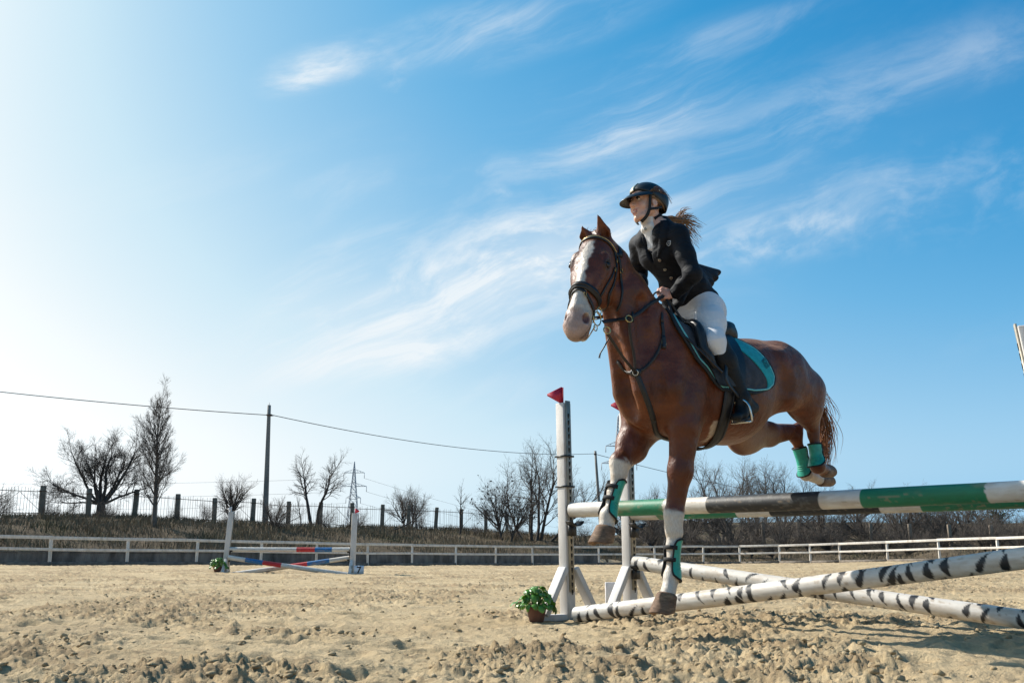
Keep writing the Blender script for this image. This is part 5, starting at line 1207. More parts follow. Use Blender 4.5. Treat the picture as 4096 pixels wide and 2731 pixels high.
    for sh, el, wr, sg in ((shL,elL,wrL,1), (shR,elR,wrR,-1)):
        F.cap(neck+V3(-.01,sg*.045,-.005), sh+V3(0,0,.01), .062, .066, .05); F.cap(sh, sh+(el-sh)*.5, .069, .060, .03); F.cap(sh+(el-sh)*.5, el, .060, .054, .03)
        F.cap(el, el+(wr-el)*.5, .054, .048, .025); F.cap(el+(wr-el)*.5, wr-(wr-el)*.03, .048, .041, .02)
        d = (wr-el)/np.linalg.norm(wr-el); F.cap(wr-d*.02, wr+d*.03, .032, .032, .006, op='s')   # cuff opening
        cr = np.cross(sh-el, wr-el); cr /= np.linalg.norm(cr)
        for j, t in enumerate((.55,.75,.93)):                                            # sleeve folds
            p = sh+(el-sh)*t; q = np.cross(cr, (el-sh)/np.linalg.norm(el-sh)); q = q if q@(wr-el) > 0 else -q
            F.cap(p+q*.064-cr*.05, p+q*.064+cr*.05, .010, .010, .02, op='s')
    # hem, fronts and open collar
    up = (neck-pel); up /= np.linalg.norm(up); fw = V3(1,0,0)-(V3(1,0,0)@up)*up; fw /= np.linalg.norm(fw)
    lo = V3(-.62,-.3,1.8); hi = V3(.3,.3,2.25)
    
    F.cap(neck+fw*.12+up*.06, neck+fw*.155-up*.15, (.055,.06), (.004,.05), .012, op='s'); F.cap(neck-up*.03+fw*.01, neck+up*.2+fw*.02, .050, .062, .01, op='s')   # V of the lapels
    V, Q = F.mesh(); V = relax(V, Q, 1); del F
    jm, nt, b, tc = new_mat('jacket_cloth'); v = tc.outputs['Object']
    n = nt.noise(v, 14, 4, .6); nt.put(b.inputs['Base Color'], nt.mix(nt.mrange(n,.3,.75), (.003,.004,.007), (.008,.009,.013))); b.inputs['Roughness'].default_value = .72; b.inputs['Specular IOR Level'].default_value = .25
    b.inputs['Sheen Weight'].default_value = .05; b.inputs['Sheen Roughness'].default_value = .45; b.inputs['Sheen Tint'].default_value = (.6,.62,.7,1)
    fold = nt.noise(nt.mapping(v, rot=(.5,.2,.6), scale=(1,1,2.0)), 8, 2, .45, .8)
    nt.put(b.inputs['Normal'], nt.bump(nt.math('ADD', fold, nt.math('MULTIPLY', nt.noise(v,240,2), .04)), .58, .03))
    J = obj('jacket', mesh_np('jacket', h2w(V), [Q]), jm, P)
    JB = BVHTree.FromPolygons(h2w(V).tolist(), Q.tolist())
    def jhit(x, y):
        p, n, i, _ = JB.ray_cast(Vector(CAM), Vector(ray(x, y)).normalized()); return (np.array(p), np.array(n)) if p is not None else (at(x,y,6.0), np.array([0,-1.0,0]))
    def disc(p, n, r, t, name, mat, par, k=14):
        n = n/np.linalg.norm(n); a = np.cross(n, (0,0,1)); a /= np.linalg.norm(a); b_ = np.cross(n, a); mb = MB()
        mb.rings([[p+n*h+rr*(a*math.cos(x)+b_*math.sin(x)) for x in np.linspace(0,2*math.pi,k,endpoint=False)] for h, rr in ((-.002,r), (t*.7,r), (t,r*.75), (t*.8,r*.3))])
        return mb.build(name, mat, par, True)
    bt = simple('button_metal', (.34,.30,.24), .35, .15, 60, .2, metal=.9)
    for x, y in ((2639,1041), (2660,1078), (2685,1112)):
        p, n = jhit(x, y); disc(p, n, .011, .005, 'button', bt, J)
    p, n = jhit(2648, 976); disc(p, n, .006, .004, 'button', bt, J)
    # breast badge: small pale shield outline with two bars
    pw = simple('badge_thread', (.55,.57,.60), .6, .1, 60, .2)
    def jpath(pts, nseg=6):
        out = []
        for (x0,y0),(x1,y1) in zip(pts[:-1], pts[1:]):
            for t in np.linspace(0,1,nseg,endpoint=False): out.append((x0+(x1-x0)*t, y0+(y1-y0)*t))
        out.append(pts[-1]); H = [jhit(*p) for p in out]; return np.array([h[0]+h[1]*.002 for h in H]), np.array([h[1] for h in H])
    mb = MB()
    for pth in ([(2667,967),(2683,963),(2684,976),(2676,984),(2668,978),(2667,967)], [(2673,970),(2674,977)], [(2678,969),(2679,976)]):
        p, n = jpath(pth, 4); mb.ribbon(p, n, .0035, .002)
    mb.build('badge', pw, J)
    # lapels and collar: folded strips on the front
    def strip(pts, w, name, mat, par, th=.006, off=.002, n=6):
        P_ = catmull(np.array([jhit(*p)[0] for p in pts]), n); N_ = catmull(np.array([jhit(*p)[1] for p in pts]), n)
        mb = MB(); ww = np.interp(np.linspace(0,1,len(P_)), np.linspace(0,1,len(w)), w); mb.ribbon(P_+N_*off, N_, ww, th); return mb.build(name, mat, par, True)
    strip([(2652,885),(2659,915),(2655,950),(2645,985),(2632,1030)], [.035,.055,.06,.045,.012], 'lapel', jm, J)
    strip([(2572,930),(2585,965),(2605,1000),(2628,1032)], [.03,.045,.04,.010], 'lapel', jm, J)
    # stand collar behind the neck
    nb = neck+up*.066-fw*.0; mb = MB(); R = []
    for h, r in ((-.03,.079),(0,.076),(.03,.072),(.031,.066),(-.02,.068)):
        R.append([h2w(nb+up*h+V3(0,1,0)*r*.98*math.cos(t)-fw*(r*math.sin(t)+.004)) for t in np.linspace(-.55,math.pi+.55,22)])
    V_ = np.concatenate(R); Fc = [(i*22+k, i*22+k+1, (i+1)*22+k+1, (i+1)*22+k) for i in range(4) for k in range(21)]
    mb.add(V_, Fc); o = mb.build('collar', jm, J, True)
    # pocket seam and sleeve seam
    # ---- shirt with stock tie
    wmt, nt, b, tc = new_mat('shirt_cloth'); v = tc.outputs['Object']
    nt.put(b.inputs['Base Color'], nt.mix(nt.noise(v,20,3), (.62,.60,.58), (.74,.73,.72))); b.inputs['Roughness'].default_value = .8
    nt.put(b.inputs['Normal'], nt.bump(nt.noise(nt.mapping(v,scale=(1,1,.4)), 45, 3), .5, .01))
    F = Field((-.1,-.16,2.30), (.26,.16,2.66), .005)
    F.cap(neck+up*.02+fw*.012, neck+up*.085+fw*.016, .062, .058, .02); F.cap(neck+up*.03+fw*.062, neck-up*.07+fw*.105, (.055,.024), (.036,.016), .03); F.cap(neck-up*.07+fw*.105, neck-up*.17+fw*.112, (.036,.016), (.008,.012), .02)
    F.cap(neck+up*.05+fw*.068+V3(0,-.028,0), neck+up*.06+fw*.066+V3(0,.035,0), .022, .022, .015, ax=up)
    F.cap(neck+up*.09, neck+up*.2, .05, .05, .006, op='s')
    V, Q = F.mesh(); V = relax(V, Q, 1); del F
    S = obj('shirt', mesh_np('shirt', h2w(V), [Q]), wmt, P)
    disc(h2w(neck+up*.055+fw*.094+V3(0,.006,0)), HD*.9+LF*.3, .009, .005, 'stock_pin', bt, S)
    # ---- helmet with peak and harness
    hk = simple('helmet_shell', (.010,.011,.012), .38, .25, 20, .25, 300, .001, spec=.5)
    F = Field(tuple(HC-.22), tuple(HC+.26), .0055)
    hell(F, g(-.022,0,.048), (.122,.096,.100), M, k=.02); hcap(F, g(-.075,0,.02), g(-.070,0,-.045), (.085,.06), (.078,.050), .04, ax=hs)
    F.plane(g(.03,0,.036), -hu*.88+hf*.47, .01); 
    F2 = F
    hell(F, g(-.02,0,-.005), (.108,.078,.105), M, k=.008, op='s')
    V, Q = F.mesh(); V = relax(V, Q, 1); del F, F2
    # lower back of the shell
    He = obj('helmet', mesh_np('helmet', h2w(V), [Q]), hk, P)
    R = []                                                                              # peak
    for t in np.linspace(-1,1,17):
        a = t*1.25; ix = g(-.022+.112*math.cos(a), .090*math.sin(a), .040); ln = .078*(1-.62*abs(t)**2.2)
        ox = g(-.022+(.112+ln)*math.cos(a)+.01*(1-t*t), (.090+ln*.45)*math.sin(a), .040-.040*(1-t*t)-.018)
        mx = (ix+ox)/2+hu*.008
        R.append([h2w(x) for x in (ix+hu*.010, mx+hu*.006, ox+hu*.002, ox-hu*.003, mx-hu*.003, ix-hu*.004)])
    mb = MB(); mb.rings(R); mb.build('peak', hk, He, True)
    pl = simple('helmet_trim', (.75,.68,.50), .25, .1, 60, 0, metal=.6)
    R = []                                                                              # bright front stripe
    for t in np.linspace(0,1,9):
        e = .15+t*.70; c0 = np.array([-.022+.1235*math.cos(e), 0, .048+.1012*math.sin(e)])
        R.append([h2w(g(c0[0]+d*math.cos(e), sd, c0[2]+d*math.sin(e))) for sd, d in ((-.017,-.003),(-.017,.0018),(.017,.0018),(.017,-.003))])
    mb = MB(); mb.rings(R); mb.build('front_stripe', pl, He, False)
    disc(h2w(g(-.03,.0965,.062)), HD*0+h2w(hs)-h2w(np.zeros(3)), .005, .002, 'vent_stud', pl, He)
    st = simple('harness_web', (.008,.008,.009), .7, .2, 60, .3)
    def web(pts, w, name, nrm):
        P_ = catmull(np.array([h2w(g(*p)) for p in pts]), 6); N_ = np.tile(h2w(nrm)-h2w(np.zeros(3)), (len(P_),1)); mb = MB(); mb.ribbon(P_, N_, w, .003); return mb.build(name, st, He, True)
    for s in (1,-1):
        web([(.028,s*.081,.035),(.030,s*.075,-.02),(.030,s*.066,-.055),(.040,s*.048,-.092),(.052,s*.012,-.112)], [.022]*2+[.018]*23, 'chin_strap', hs*s+hf*.2) if False else web([(.028,s*.081,.035),(.030,s*.075,-.02),(.030,s*.066,-.055),(.040,s*.048,-.092),(.052,s*.012,-.112)], .020, 'chin_strap', hs*s+hf*.2)
        web([(-.055,s*.078,-.03),(-.02,s*.078,-.045),(.030,s*.068,-.058)], .016, 'rear_strap', hs*s)
    # ---- hair: strands round the ear, ponytail blown back
    ht, nt, b, tc = new_mat('brown_hair'); v = tc.outputs['Object']
    nt.put(b.inputs['Base Color'], nt.mix(nt.noise(v,35,3), (.11,.055,.026), (.34,.19,.090))); b.inputs['Roughness'].default_value = .45; b.inputs['Specular IOR Level'].default_value = .4
    rnd = random.Random(5); mb = MB()
    # hair under the helmet edge, swept back over the ear
    for i in range(26):
        t = rnd.random(); p0 = np.array([.035-.03*t+rnd.uniform(-.01,.01), .074+rnd.uniform(-.004,.004), .028-.02*t]); dz = rnd.uniform(-.05,-.015)
        pts = [g(*p0), g(p0[0]-.03,p0[1]+.006,p0[2]+dz*.1), g(p0[0]-.065,p0[1]+.004,p0[2]+dz*.6), g(p0[0]-.10,p0[1]-.02,p0[2]+dz)]
        mb.tube(h2w(catmull(pts,3)), [.0035]*4+[.003]*4+[.0012]*2, 4)
    for i in range(7):                                                                  # loose wisps over the shell
        z = .035+.006*i; pts = [g(.04,.084,.040), g(-.01,.099,z+.012), g(-.08,.090,z+.008), g(-.145-rnd.random()*.02,.05,z-.005)]
        mb.tube(h2w(catmull(pts,4)), .0011, 3)
    mb.build('side_hair', ht, P, True)
    root = L(2700,880,.0); mb = MB()
    tips = [(2762,832),(2742,848),(2772,855),(2790,878),(2800,902),(2812,908),(2808,918),(2790,890),(2770,918),(2795,945),(2803,952),(2800,968),(2785,982),(2786,995),(2770,950),(2760,880),(2752,842),(2806,905),(2780,930),(2776,868)]
    nk = g(-.085,.0,-.065)
    for i in range(84):
        tx, ty = tips[i % len(tips)]; tx += rnd.gauss(0,7); ty += rnd.gauss(0,7); vv = rnd.gauss(-.03,.035)
        e = L(tx, ty, vv); r0 = root+np.array([rnd.gauss(0,.012),rnd.gauss(0,.014),rnd.gauss(0,.010)])
        mid = (r0+e)/2+np.array([0,rnd.gauss(0,.01),.02+rnd.gauss(0,.012)])
        n0 = nk+np.array([0,rnd.gauss(0,.015),rnd.gauss(0,.012)])
        mb.tube(h2w(catmull([n0,(n0+r0)/2+np.array([0,0,.008]),r0,mid,e],3)), [.0032]*6+[.0026]*4+[.0019,.0013,.0006], 3)
    mb.build('ponytail', ht, P, True)
    # ---- riding boots
    bmat, nt, b, tc = new_mat('boot_leather'); v = tc.outputs['Object']
    nt.put(b.inputs['Base Color'], nt.mix(nt.noise(v,20,3), (.0035,.0035,.004), (.007,.007,.008))); b.inputs['Roughness'].default_value = .58; b.inputs['Specular IOR Level'].default_value = .3
    nt.put(b.inputs['Normal'], nt.bump(nt.noise(nt.mapping(v,scale=(1,1,2)),28,3,.5,.6), .35, .01))
    sole = simple('boot_sole', (.035,.032,.030), .7, .3, 40, .4)
    for sg in (1,-1):
        S_ = lambda p: p if sg > 0 else mir(p)
        kn, an, to, he = S_(knL), S_(anL), S_(toe), S_(heel)
        F = Field(np.minimum(np.minimum(kn,to),he)-.13, np.maximum(np.maximum(kn,to),he)+.13, .006)
        ax = (an-kn)/np.linalg.norm(an-kn); top = kn-ax*.02+V3(-.016,0,0); calf = kn+ax*.13+V3(-.016,0,0)
        F.cap(top, calf, (.062,.072), (.060,.074), .03); F.cap(calf, an, (.060,.074), (.045,.050), .03)
        F.cap(an, he+V3(0,0,.02), .044, .034, .03); F.cap(an+V3(.0,0,-.02), to+(he-to)*.3, .042, .036, .03); F.cap(he+V3(0,0,.01), to, (.030,.028), (.034,.026), .03)
        F.plane(kn+ax*.035, -ax+V3(.75,0,0), .006)
        V, Q = F.mesh(); V = relax(V, Q, 1); del F
        B_ = obj('riding_boot', mesh_np('riding_boot', h2w(V), [Q]), bmat, P)
        fd = (to-he)/np.linalg.norm(to-he); sd = np.cross(V3(0,0,1), fd); sd /= np.linalg.norm(sd); dn = -np.cross(fd, sd); R = []
        for h, k in ((.022,.98),(.030,1.0),(.036,.96)):
            R.append([h2w((to+he)/2+fd*(.118*math.cos(t))*k+sd*(.036*math.sin(t)*(1+.12*math.cos(t)))*k+dn*h) for t in np.linspace(0,2*math.pi,22,endpoint=False)])
        mb = MB(); mb.rings(R); mb.build('sole', sole, B_, False)
    return dict(P=P, haL=haL, haR=haR, wrL=wrL, anL=anL, toe=toe, heel=heel, knL=knL)
RIDER = build_rider()
# ------------------------------------------------------------------ tack
M_LEATHER = simple('black_leather', (.010,.010,.012), .45, .3, 40, .25, 120, .002)
M_BROWNL = simple('dark_brown_leather', (.022,.014,.010), .5, .3, 40, .25, 120, .002)
M_RUBBER = simple('rein_rubber', (.014,.015,.019), .65, .3, 60, .4, 200, .002)
M_BRASS = simple('brass', (.55,.40,.18), .3, .15, 60, .1, metal=1.0)
M_STEEL = simple('steel', (.55,.55,.53), .25, .15, 60, .1, metal=1.0)
M_TEAL = simple('teal_cloth', (.012,.34,.345), .8, .15, 30, .4, 90, .006)
M_GREYQ = simple('grey_quilt', (.045,.047,.055), .85, .2, 20, .5, 26, .012)
M_BIND = simple('navy_binding', (.016,.020,.026), .8, .2, 30, .3)
def ring_on(P, N, name, r, tr, mat, par, squash=1.0, side=None):
    N = N/np.linalg.norm(N); a = np.cross(N, (0,0,1)) if side is None else np.asarray(side, float); a = a-(a@N)*N; a /= np.linalg.norm(a); b = np.cross(N, a)
    mb = MB(); mb.tube([P+r*(math.cos(t)*a+squash*math.sin(t)*b) for t in np.linspace(0,2*math.pi,24,endpoint=False)], tr, 6, closed=True)
    return mb.build(name, mat, par, True)
def conform(pts, off=.004, n=6, lift=True):
    """pixels or world points -> smooth path lying on the horse's skin"""
    W = []
    for p in pts:
        if len(p) == 2:
            h = hit(*p); W.append(h[0] if h is not None else None)
        else: W.append(np.asarray(p, float))
    W = [w for w in W if w is not None]; C = catmull(np.array(W), n); P = []; N = []
    for c in C:
        q, m = near(c); P.append(q+m*off); N.append(m)
    P = np.array(P); N = np.array(N)
    for _ in range(2):
        N[1:-1] = (N[:-2]+2*N[1:-1]+N[2:])/4; P[1:-1] = (P[:-2]+2*P[1:-1]+P[2:])/4
    return P, N/np.linalg.norm(N, axis=1)[:,None]
def lay(pts, w, th, name, mat, par, off=.003, n=6):
    P, N = conform(pts, off, n); mb = MB(); mb.ribbon(P, N, w, th); return mb.build(name, mat, par, True)
def mirror_head(P):
    q = (w2h(P)-POLL); s = (q@HS)[..., None]; return h2w(w2h(P)-2*s*HS)
def buckle(P, N, T, w, h, par):
    T = T/np.linalg.norm(T); S = np.cross(T, N); S /= np.linalg.norm(S); mb = MB()
    mb.tube([P+N*.006+S*w*a+T*h*b for a, b in ((-1,-1),(1,-1),(1,1),(-1,1))], .0022, 5, closed=True); return mb.build('buckle', M_BRASS, par, True)

def make_bridle():
    B = empty('bridle', tuple(h2w(POLL)), 'black leather bridle with padded noseband on the chestnut head', 'bridle')
    def both(pts, w, th, name, mat=M_LEATHER, off=.003):
        P, N = conform(pts, off); o = None
        for k in (0,1):
            if k: P2 = mirror_head(P); P, N = conform([tuple(p) for p in P2[::3]]+[tuple(P2[-1])], off)
            mb = MB(); mb.ribbon(P, N, w, th); o = mb.build(name, mat, B, True)
        return o
    def head_ring(l0, slope, w, th, name, mat, f0=-9, off=.004, a0=0, a1=2*math.pi, lift=None):
        """strap round the head in a plane across its long axis"""
        P = []; N = []
        for t in np.linspace(a0, a1, 44):
            c = h2w(hd(l0, 0, -.02)); d = h2w(HS*math.sin(t)+HF*math.cos(t)+HA*slope*math.cos(t))-h2w(np.zeros(3)); d /= np.linalg.norm(d)
            p, n, i, dd = HBVH.ray_cast(Vector(c+d*.20), Vector(-d))
            if p is None: continue
            P.append(np.array(p)+np.array(n)*off); N.append(np.array(n)*.5+d*.5)
        P = np.array(P); N = np.array(N)
        for _ in range(3): P[1:-1] = (P[:-2]+2*P[1:-1]+P[2:])/4; N[1:-1] = (N[:-2]+2*N[1:-1]+N[2:])/4
        mb = MB(); mb.ribbon(P, N, w, th); return mb.build(name, mat, B, True)
    head_ring(.375, .10, .046, .010, 'noseband', M_LEATHER, a0=-2.15, a1=2.15)
    head_ring(.372, .10, .012, .014, 'noseband_piping', M_BROWNL, a0=-1.6, a1=1.6)
    head_ring(.475, -.55, .020, .006, 'flash_strap', M_LEATHER, a0=-2.2, a1=2.2)
    head_ring(.055, -.12, .024, .007, 'browband', M_LEATHER, a0=-1.75, a1=1.75)
    head_ring(.050, -.12, .006, .010, 'brass_trim', M_BRASS, a0=-1.6, a1=1.6)
    both([(2452,985),(2460,1030),(2463,1085),(2453,1135),(2430,1195),(2412,1240)], .022, .006, 'cheekpiece')
    both([(2457,1070),(2448,1100),(2425,1140),(2400,1185)], .014, .005, 'noseband_hanger')
    both([(2470,1020),(2481,1084),(2487,1145),(2484,1205),(2468,1245)], .014, .005, 'throatlash')
    P, N = conform([tuple(h2w(hd(.05,.09,-.07))), tuple(h2w(hd(-.03,.05,-.075))), tuple(h2w(hd(-.05,0,-.075))), tuple(h2w(hd(-.03,-.05,-.075))), tuple(h2w(hd(.05,-.09,-.07)))], .004); mb = MB(); mb.ribbon(P, N, .03, .006); mb.build('headpiece', M_LEATHER, B, True)
    for x, y in ((2462,1045),(2455,1078),(2480,1084),(2336,1180)):
        h = hit(x, y)
        if h: buckle(h[0]+h[1]*.006, h[1], np.array([.1,0,-1.0]), .009, .012, B)
    # bit: rings and mouthpiece
    sideN = h2w(HS)-h2w(np.zeros(3)); bits = []
    for s in (1,-1):
        c = h2w(hd(.475, s*.075, -.055)); bits.append(c)
        r = ring_on(c, sideN*s+np.array([0,-.35,0]), 'bit_ring', .040, .0038, M_BRASS, B)
        ring_on(c+h2w(-HA*.058+HF*.0)-h2w(np.zeros(3)), sideN*s+np.array([0,-.35,0]), 'bit_ring', .022, .0035, M_BRASS, B)
        ring_on(c+h2w(HA*.060-HF*.01)-h2w(np.zeros(3)), sideN*s+np.array([0,-.35,0]), 'bit_ring', .018, .0032, M_BRASS, B)
    mb = MB(); mb.tube([bits[0], (bits[0]+bits[1])/2, bits[1]], .007, 8); mb.build('mouthpiece', M_STEEL, B, True)
    # curb strap under the chin with loose end
    mb = MB(); P = catmull([bits[0]+h2w(HA*.06)-h2w(np.zeros(3)), h2w(hd(.56,.0,-.13)), bits[1]+h2w(HA*.06)-h2w(np.zeros(3))], 8); mb.tube(P, .004, 6); mb.build('curb_chain', M_STEEL, B, True)
    # reins
    for s, ha in ((1,RIDER['haL']), (-1,RIDER['haR'])):
        e = h2w(ha); b0 = bits[0 if s > 0 else 1]
        if s > 0:
            pts = [b0+np.array([.03,0,-.02]), hit(2470,1278)[0]+hit(2470,1278)[1]*.02, hit(2516,1274)[0]+hit(2516,1274)[1]*.03]
            pts += [e*.5+pts[-1]*.5, e]
        else:
            pts = [b0, h2w(np.array([.50,-.11,1.90])), h2w(np.array([.30,-.14,1.98])), e]
        C = catmull(pts, 8); mb = MB()
        for _ in range(2):
            for i in range(10, len(C)):
                q, n_ = near(C[i]); dd = (C[i]-q)@n_
                if dd < .012 and np.linalg.norm(C[i]-q) < .12: C[i] = q+n_*.012
            C[1:-1] = (C[:-2]+2*C[1:-1]+C[2:])/4
        N = np.tile(h2w(np.array([.1,s*1.0,.35]))-h2w(np.zeros(3)), (len(C),1)); mb.ribbon(C, N, .022, .006); mb.build('rein', M_RUBBER, B, True)
        if s > 0:
            for j in (16,20):                                                     # rein stop
                mb = MB(); mb.ribbon(np.array([C[j]+N[j]*.004-np.array([0,0,.035]), C[j]+N[j]*.008, C[j]+N[j]*.004+np.array([0,0,.028])]), N[:3], .014, .008); mb.build('rein_stop', M_LEATHER, B, True) if j == 16 else None
    # bight of the reins, hanging from the hands over the near side
    hL = h2w(RIDER['haL'])
    for q in ([(2708,1316),(2760,1365),(2830,1432),(2888,1490)], [(2735,1290),(2778,1335),(2808,1385),(2826,1430)]):
        pts = [hL+np.array([0,0,-.02])]
        for i, (x, y) in enumerate(q): pts.append(h2w(L(x, y, (.19,.265,.335,.375)[i] if q[0][0] == 2708 else (.12,.21,.27,.30)[i])))
        C = catmull(pts, 7); N = np.tile(LF+np.array([0,0,.4]), (len(C),1)); mb = MB(); mb.ribbon(C, N, .018, .007); mb.build('rein', M_BROWNL, B, True)
    mb = MB(); mb.tube(catmull([hL+np.array([-.01,0,.02]), hL+np.array([-.075,-.02,.0]), hL+np.array([-.085,-.01,-.045]), hL+np.array([-.05,.0,-.05])], 6), .006, 6); mb.build('rein_loop', M_RUBBER, B, True)
    # loose curb end under the jaw
    mb = MB(); mb.tube(catmull([bits[0]+np.array([.05,0,-.09]), at(2437,1346,5.62), at(2418,1385,5.62), at(2402,1412,5.62), at(2397,1431,5.62)], 5), [.004]*16+[.005]*4+[.007], 6); mb.build('strap_end', M_LEATHER, B, True)
    return B, bits
BRIDLE, BITS = make_bridle()

def make_breastplate():
    c = hit(2543,1490); B = empty('breastplate', tuple(c[0]), 'dark leather breastplate with running martingale across the horse chest', 'breastplate')
    M = M_BROWNL
    lay([(2646,1290),(2652,1350),(2622,1425),(2580,1472),(2545,1490)], .020, .006, 'neck_strap', M, B)
    P = [tuple(h2w(np.array([u,-v,w]))) for u, v, w in (w2h(hit(x,y)[0]) for x, y in ((2646,1290),(2652,1350),(2622,1425),(2580,1472)))]
    lay(P[:2]+[(2471,1445),(2500,1482),(2530,1491)], .020, .006, 'neck_strap', M, B)
    t = w2h(hit(2646,1290)[0]); lay([tuple(h2w(t)), tuple(h2w(np.array([t[0]-.02,0,1.95]))), tuple(h2w(t*np.array([1,-1,1])))], .02, .006, 'wither_strap', M, B)
    lay([(2545,1492),(2575,1565),(2598,1630),(2614,1680)], [1][0]*.034, .007, 'chest_strap', M_LEATHER, B)
    e = w2h(hit(2614,1680)[0]); lay([tuple(h2w(e)), tuple(h2w(np.array([.12,.03,1.19]))), tuple(h2w(np.array([-.1,0,1.14]))), tuple(h2w(np.array([-.25,0,1.13])))], .032, .006, 'girth_strap', M_LEATHER, B)
    ring_on(c[0]+c[1]*.010, c[1], 'ring', .016, .004, M_STEEL, B)
    mb = MB(); n = c[1]; a = np.cross(n,(0,0,1)); a /= np.linalg.norm(a); bb = np.cross(n,a)
    mb.rings([[c[0]+n*h+r*(a*math.cos(x)*1.3+bb*math.sin(x)) for x in np.linspace(0,2*math.pi,16,endpoint=False)] for h, r in ((.0,.026),(.008,.026),(.012,.02))]); mb.build('leather_stop', M_LEATHER, B, True)
    h = hit(2654,1370); buckle(h[0]+h[1]*.004, h[1], np.array([.05,0,-1.0]), .012, .018, B); lay([(2652,1345),(2656,1395)], .024, .011, 'keeper', M_LEATHER, B)
    # martingale forks up to the reins
    r1 = hit(2509,1290); r1 = r1[0]+r1[1]*.035; r0 = BITS[0]+np.array([.055,-.0,-.085])
    st = c[0]+c[1]*.014
    for tgt, mids in ((r1, [hit(2535,1430)[0]+hit(2535,1430)[1]*.02, hit(2519,1350)[0]+hit(2519,1350)[1]*.025]), (r0, [st*.62+r0*.38+np.array([-.02,-.05,0])])):
        C = catmull([st]+mids+[tgt], 8); N = np.tile(np.array([-.25,-1.0,.1]), (len(C),1)); mb = MB(); mb.ribbon(C, N, .017, .006); mb.build('martingale_fork', M, B, True)
        ring_on(tgt+np.array([0,-.004,.016]), np.array([.35,-1,.2]), 'martingale_ring', .021, .0042, M_BRASS, B)
    return B
make_breastplate()

def polar(u, phi, off):
    """point on the horse's back/side, phi degrees from straight up towards the left"""
    a = math.radians(phi); c = h2w(np.array([u,0,1.5])); d = h2w(np.array([0,math.sin(a),math.cos(a)]))-h2w(np.zeros(3))
    p, n, i, _ = HBVH.ray_cast(Vector(c+d*1.2), Vector(-d)); return np.array(p)+np.array(n)*off, np.array(n)
def sheet(fu, phis, ncol, off, th, name, mat, par, puff=0):
    """padded sheet lying on the back; fu(phi)->(u_front,u_back)"""
    G = []; NN = []
    for ph in phis:
        uf, ub = fu(ph); row = []; nr = []
        for j in range(ncol):
            s = j/(ncol-1); p, n = polar(uf+(ub-uf)*s, ph, off+(puff*abs(math.sin(s*math.pi*7))*.5 if puff else 0)); row.append(p); nr.append(n)
        G.append(row); NN.append(nr)
    G = np.array(G); NN = np.array(NN)
    for _ in range(3):
        A = G.copy(); A[1:-1] = (G[:-2]+2*G[1:-1]+G[2:])/4; G = A
        A = NN.copy(); A[1:-1] = (NN[:-2]+2*NN[1:-1]+NN[2:])/4; NN = A
    r, c = G.shape[:2]; top = G+NN*th; V = np.concatenate([G.reshape(-1,3), top.reshape(-1,3)]); n = r*c; F = []
    for i in range(r-1):
        for j in range(c-1):
            q = (i*c+j, i*c+j+1, (i+1)*c+j+1, (i+1)*c+j); F.append(q[::-1]); F.append(tuple(x+n for x in q))
    per = [(0,j) for j in range(c)]+[(i,c-1) for i in range(1,r)]+[(r-1,j) for j in range(c-2,-1,-1)]+[(i,0) for i in range(r-2,0,-1)]
    ids = [i*c+j for i,j in per]
    for a, b in zip(ids, ids[1:]+ids[:1]): F.append((a, b, b+n, a+n))
    mb = MB(); mb.add(V, F); o = mb.build(name, mat, par, True); sharp(o, 60)
    return o, G, NN, top
